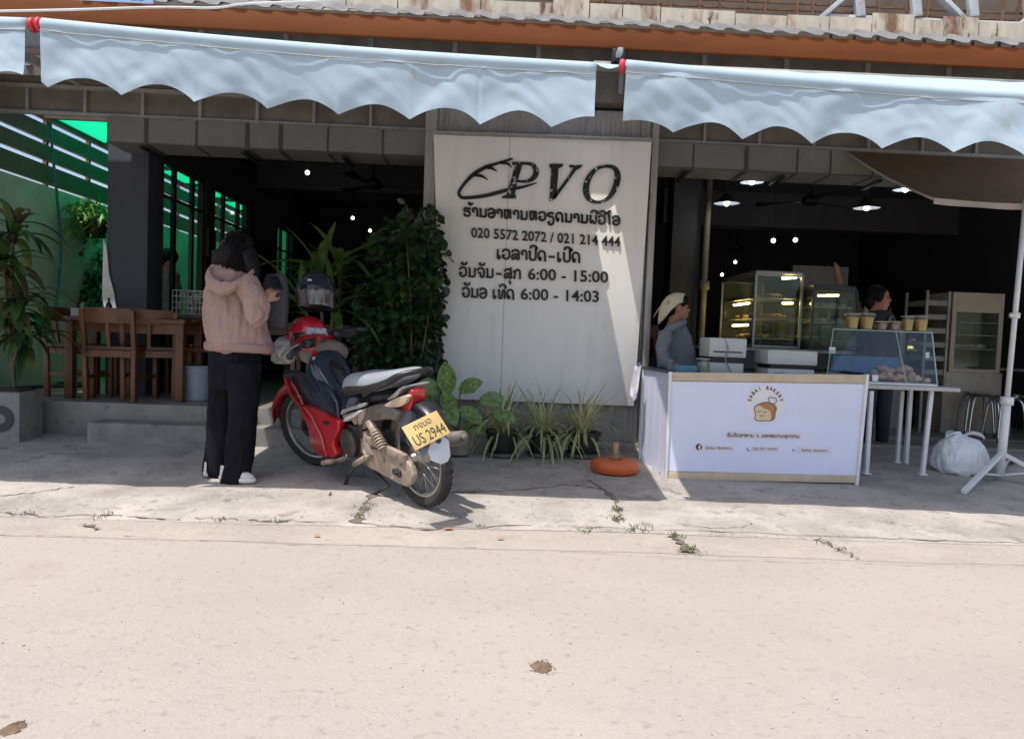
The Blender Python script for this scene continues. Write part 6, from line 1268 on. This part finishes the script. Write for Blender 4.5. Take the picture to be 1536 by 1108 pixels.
# ------------------------------------------------------------------ brown parasol on its white tripod
um = thing('parasol_stand', 'white tripod stand with a tall white pole at the right edge', 'stand', G(1499, 722))
p0 = V(um.location); p0.z = pz(p0.y)+.02; p1 = W(1536, 330, p0.y); ax = (p1-p0).normalized()
b = MB(); b.tube([p0+ax*.02, p0+ax*.62], .030, 14); b.tube([p0+ax*.6, p0+ax*2.12], .019, 12); b.build('pole', M_white, um, True)
b = MB(); b.tube([p0+ax*.57, p0+ax*.63], .045, 14); b.tube([p0+ax*1.23, p0+ax*1.27], .034, 12); b.bar(p0+ax*1.25, p0+ax*1.25+V((-.06, -.03, 0)), .02, .02); b.build('collar', M_white, um, True)
hub = p0+ax*.20
for (px, py) in ((1445, 742), (1600, 735), (1520, 695)):
    f = G(px, py)+V((0, 0, .02)); b = MB(); b.bar(hub, f, .035, .03); ft = b.build('foot', M_white, um, bevel=.004)
    b = MB(); m = hub.lerp(f, .55); b.bar(m, p0+ax*.03, .022, .012); b.build('brace', M_white, um)
M_umb = mat('brown canvas', (.20, .13, .085), .9, var=.1, vs=5, bump=.1, bs=200, spec=.1); M_hem = mat('faded canvas hem', (.42, .37, .33), .85, var=.1)
cs = thing('canvas_shade', 'brown canvas shade sloping out from the header above the glass case', 'shade', (4.4, 6.0, 2.6))
A0, A1, B0, B1 = V((3.03, 6.285, 2.752)), V((6.6, 6.285, 2.752)), W(1400, 297, 5.42), W(1990, 322, 5.42)
b = MB()
def shp(u, v, o): p = A0.lerp(A1, u).lerp(B0.lerp(B1, u), v); return p+V((0, 0, -.05*math.sin(PI*v)*(.6+.5*nz((u*5, v*2, 1)))-.018*abs(math.sin(u*9))*v-o))
for o in (0, .004): b.grid(60, 14, lambda u, v: shp(u, v, o))
b.build('canvas', M_umb, cs, True)
b = MB()
for o in (0, .004): b.grid(60, 3, lambda u, v: shp(u, 1, 0)+V((0, -.004-o+.01*math.sin(u*40)*v, -.045*v)))
b.build('hem', M_hem, cs, True)
b = MB(); b.tube([shp(0, k/14, .008) for k in range(15)], .010, 6); b.build('edge_binding', M_hem, cs, True)
b = MB(); b.tube([shp(.0+.40*(1-k/14), k/14, .012) for k in range(15)], .008, 6); b.build('seam', mat('canvas seam', (.30, .21, .15), .9), cs, True)
# ------------------------------------------------------------------ lamps and fans inside
M_bulb = mat('lit bulb', (1, 1, 1), .5, var=0, emit=((.95, .98, 1.), 5.)); M_under = mat('white lamp inside', (.42, .46, .5), .6, var=0)
def pendant(label, px, py, Y, r=.15, grp='pendant lamps in the bakery bay'):
    c = W(px, py, Y); t = thing('pendant_lamp', label, 'lamp', c, grp)
    b = MB(); b.lathe([(.03, .10), (.045, .09), (.06, .06), (r, -.005), (r, -.010), (.055, .052), (.03, .08)], c, (0, 0, 1), 28); b.build('shade', M_black, t, True)
    b = MB(); b.lathe([(r*.97, -.006), (.055, .045), (.0, .06)], c, (0, 0, 1), 28); b.build('shade_lining', M_under, t, True)
    b = MB(); b.ell(c+V((0, 0, .005)), (.03, .03, .035), 12, 8); b.build('bulb', M_bulb, t, True)
    b = MB(); b.tube([c+V((0, 0, .10)), V((c.x, c.y, 3.2))], .006, 6); b.build('cord', M_black, t, True)
    ld = bpy.data.lights.new('lamp_light', 'POINT'); ld.energy = .7; ld.shadow_soft_size = .04; ld.color = (.95, .98, 1); lo_ = bpy.data.objects.new('lamp_light', ld); C.objects.link(lo_); lo_.parent = t; lo_.location = (0, 0, -.10)
pendant('black pendant lamp above the left end of the bakery counter', 1090, 305, 7.6); pendant('black pendant lamp above the glass case', 1300, 312, 7.6); pendant('pendant lamp hanging higher, just under the soffit at its middle', 1128, 273, 7.1, .12); pendant('pendant lamp half hidden by the brown parasol canopy', 1358, 284, 7.1, .12)
def far_bulb(label, px, py, Y, r=.026, grp='bare bulbs deep in the rooms'):
    c = W(px, py, Y); t = thing('ceiling_bulb', label, 'lamp', c, grp); b = MB(); b.ell(c, (r, r, r), 10, 8); b.build('bulb', M_bulb, t, True); b = MB(); b.tube([c+V((0, 0, r)), V((c.x, c.y, 3.2))], .003, 5); b.build('stem', M_black, t, True)
far_bulb('bright bulb near the soffit over the dining room', 461, 259, 8.6); far_bulb('small bulb right of the dining room fan, upper one', 529, 327, 11.5); far_bulb('small bulb beside the top of the dark shrub', 555, 346, 12)
far_bulb('left bulb of the bright pair in the middle of the bakery bay', 1160, 361, 9.8, .03); far_bulb('right bulb of the bright pair in the middle of the bakery bay', 1193, 360, 9.8, .03); far_bulb('small bulb above the food warmer, upper one', 1103, 393, 11.5); far_bulb('small bulb above the food warmer, lower one', 1083, 412, 12)
def fan(label, px, py, Y, rz):
    c = W(px, py, Y); t = thing('ceiling_fan', label, 'fan', c, 'ceiling fans'); M_f = M_black
    b = MB(); b.lathe([(0, -.05), (.06, -.05), (.10, -.02), (.10, .03), (.05, .07), (.02, .09)], c, (0, 0, 1), 22); b.tube([c+V((0, 0, .08)), V((c.x, c.y, 3.2))], .014, 8); b.build('motor', M_f, t, 'auto')
    for k in range(3):
        a = rz+2*PI*k/3; d = V((math.cos(a), math.sin(a), 0)); n = V((-d.y, d.x, 0)); b = MB(); b.prism([c+d*.1+n*.03, c+d*.62+n*.075+V((0, 0, .02)), c+d*.64-n*.05-V((0, 0, .01)), c+d*.1-n*.03], (0, 0, .008)); b.build('blade', M_f, t)
fan('dark ceiling fan in the dining room near the soffit', 560, 278, 8.5, .2); fan('dark ceiling fan between the two pendant lamps', 1215, 303, 8.6, .45); fan('dark ceiling fan far back above the food warmer', 1105, 372, 12, .8)
b = MB(); b.bb(-3.045, -3.02, 7.72, 7.92, 1.75, 2.05); tag(b.build('picture_frame', M_black, None, bevel=.006), 'small dark framed picture between the green windows', 'picture')
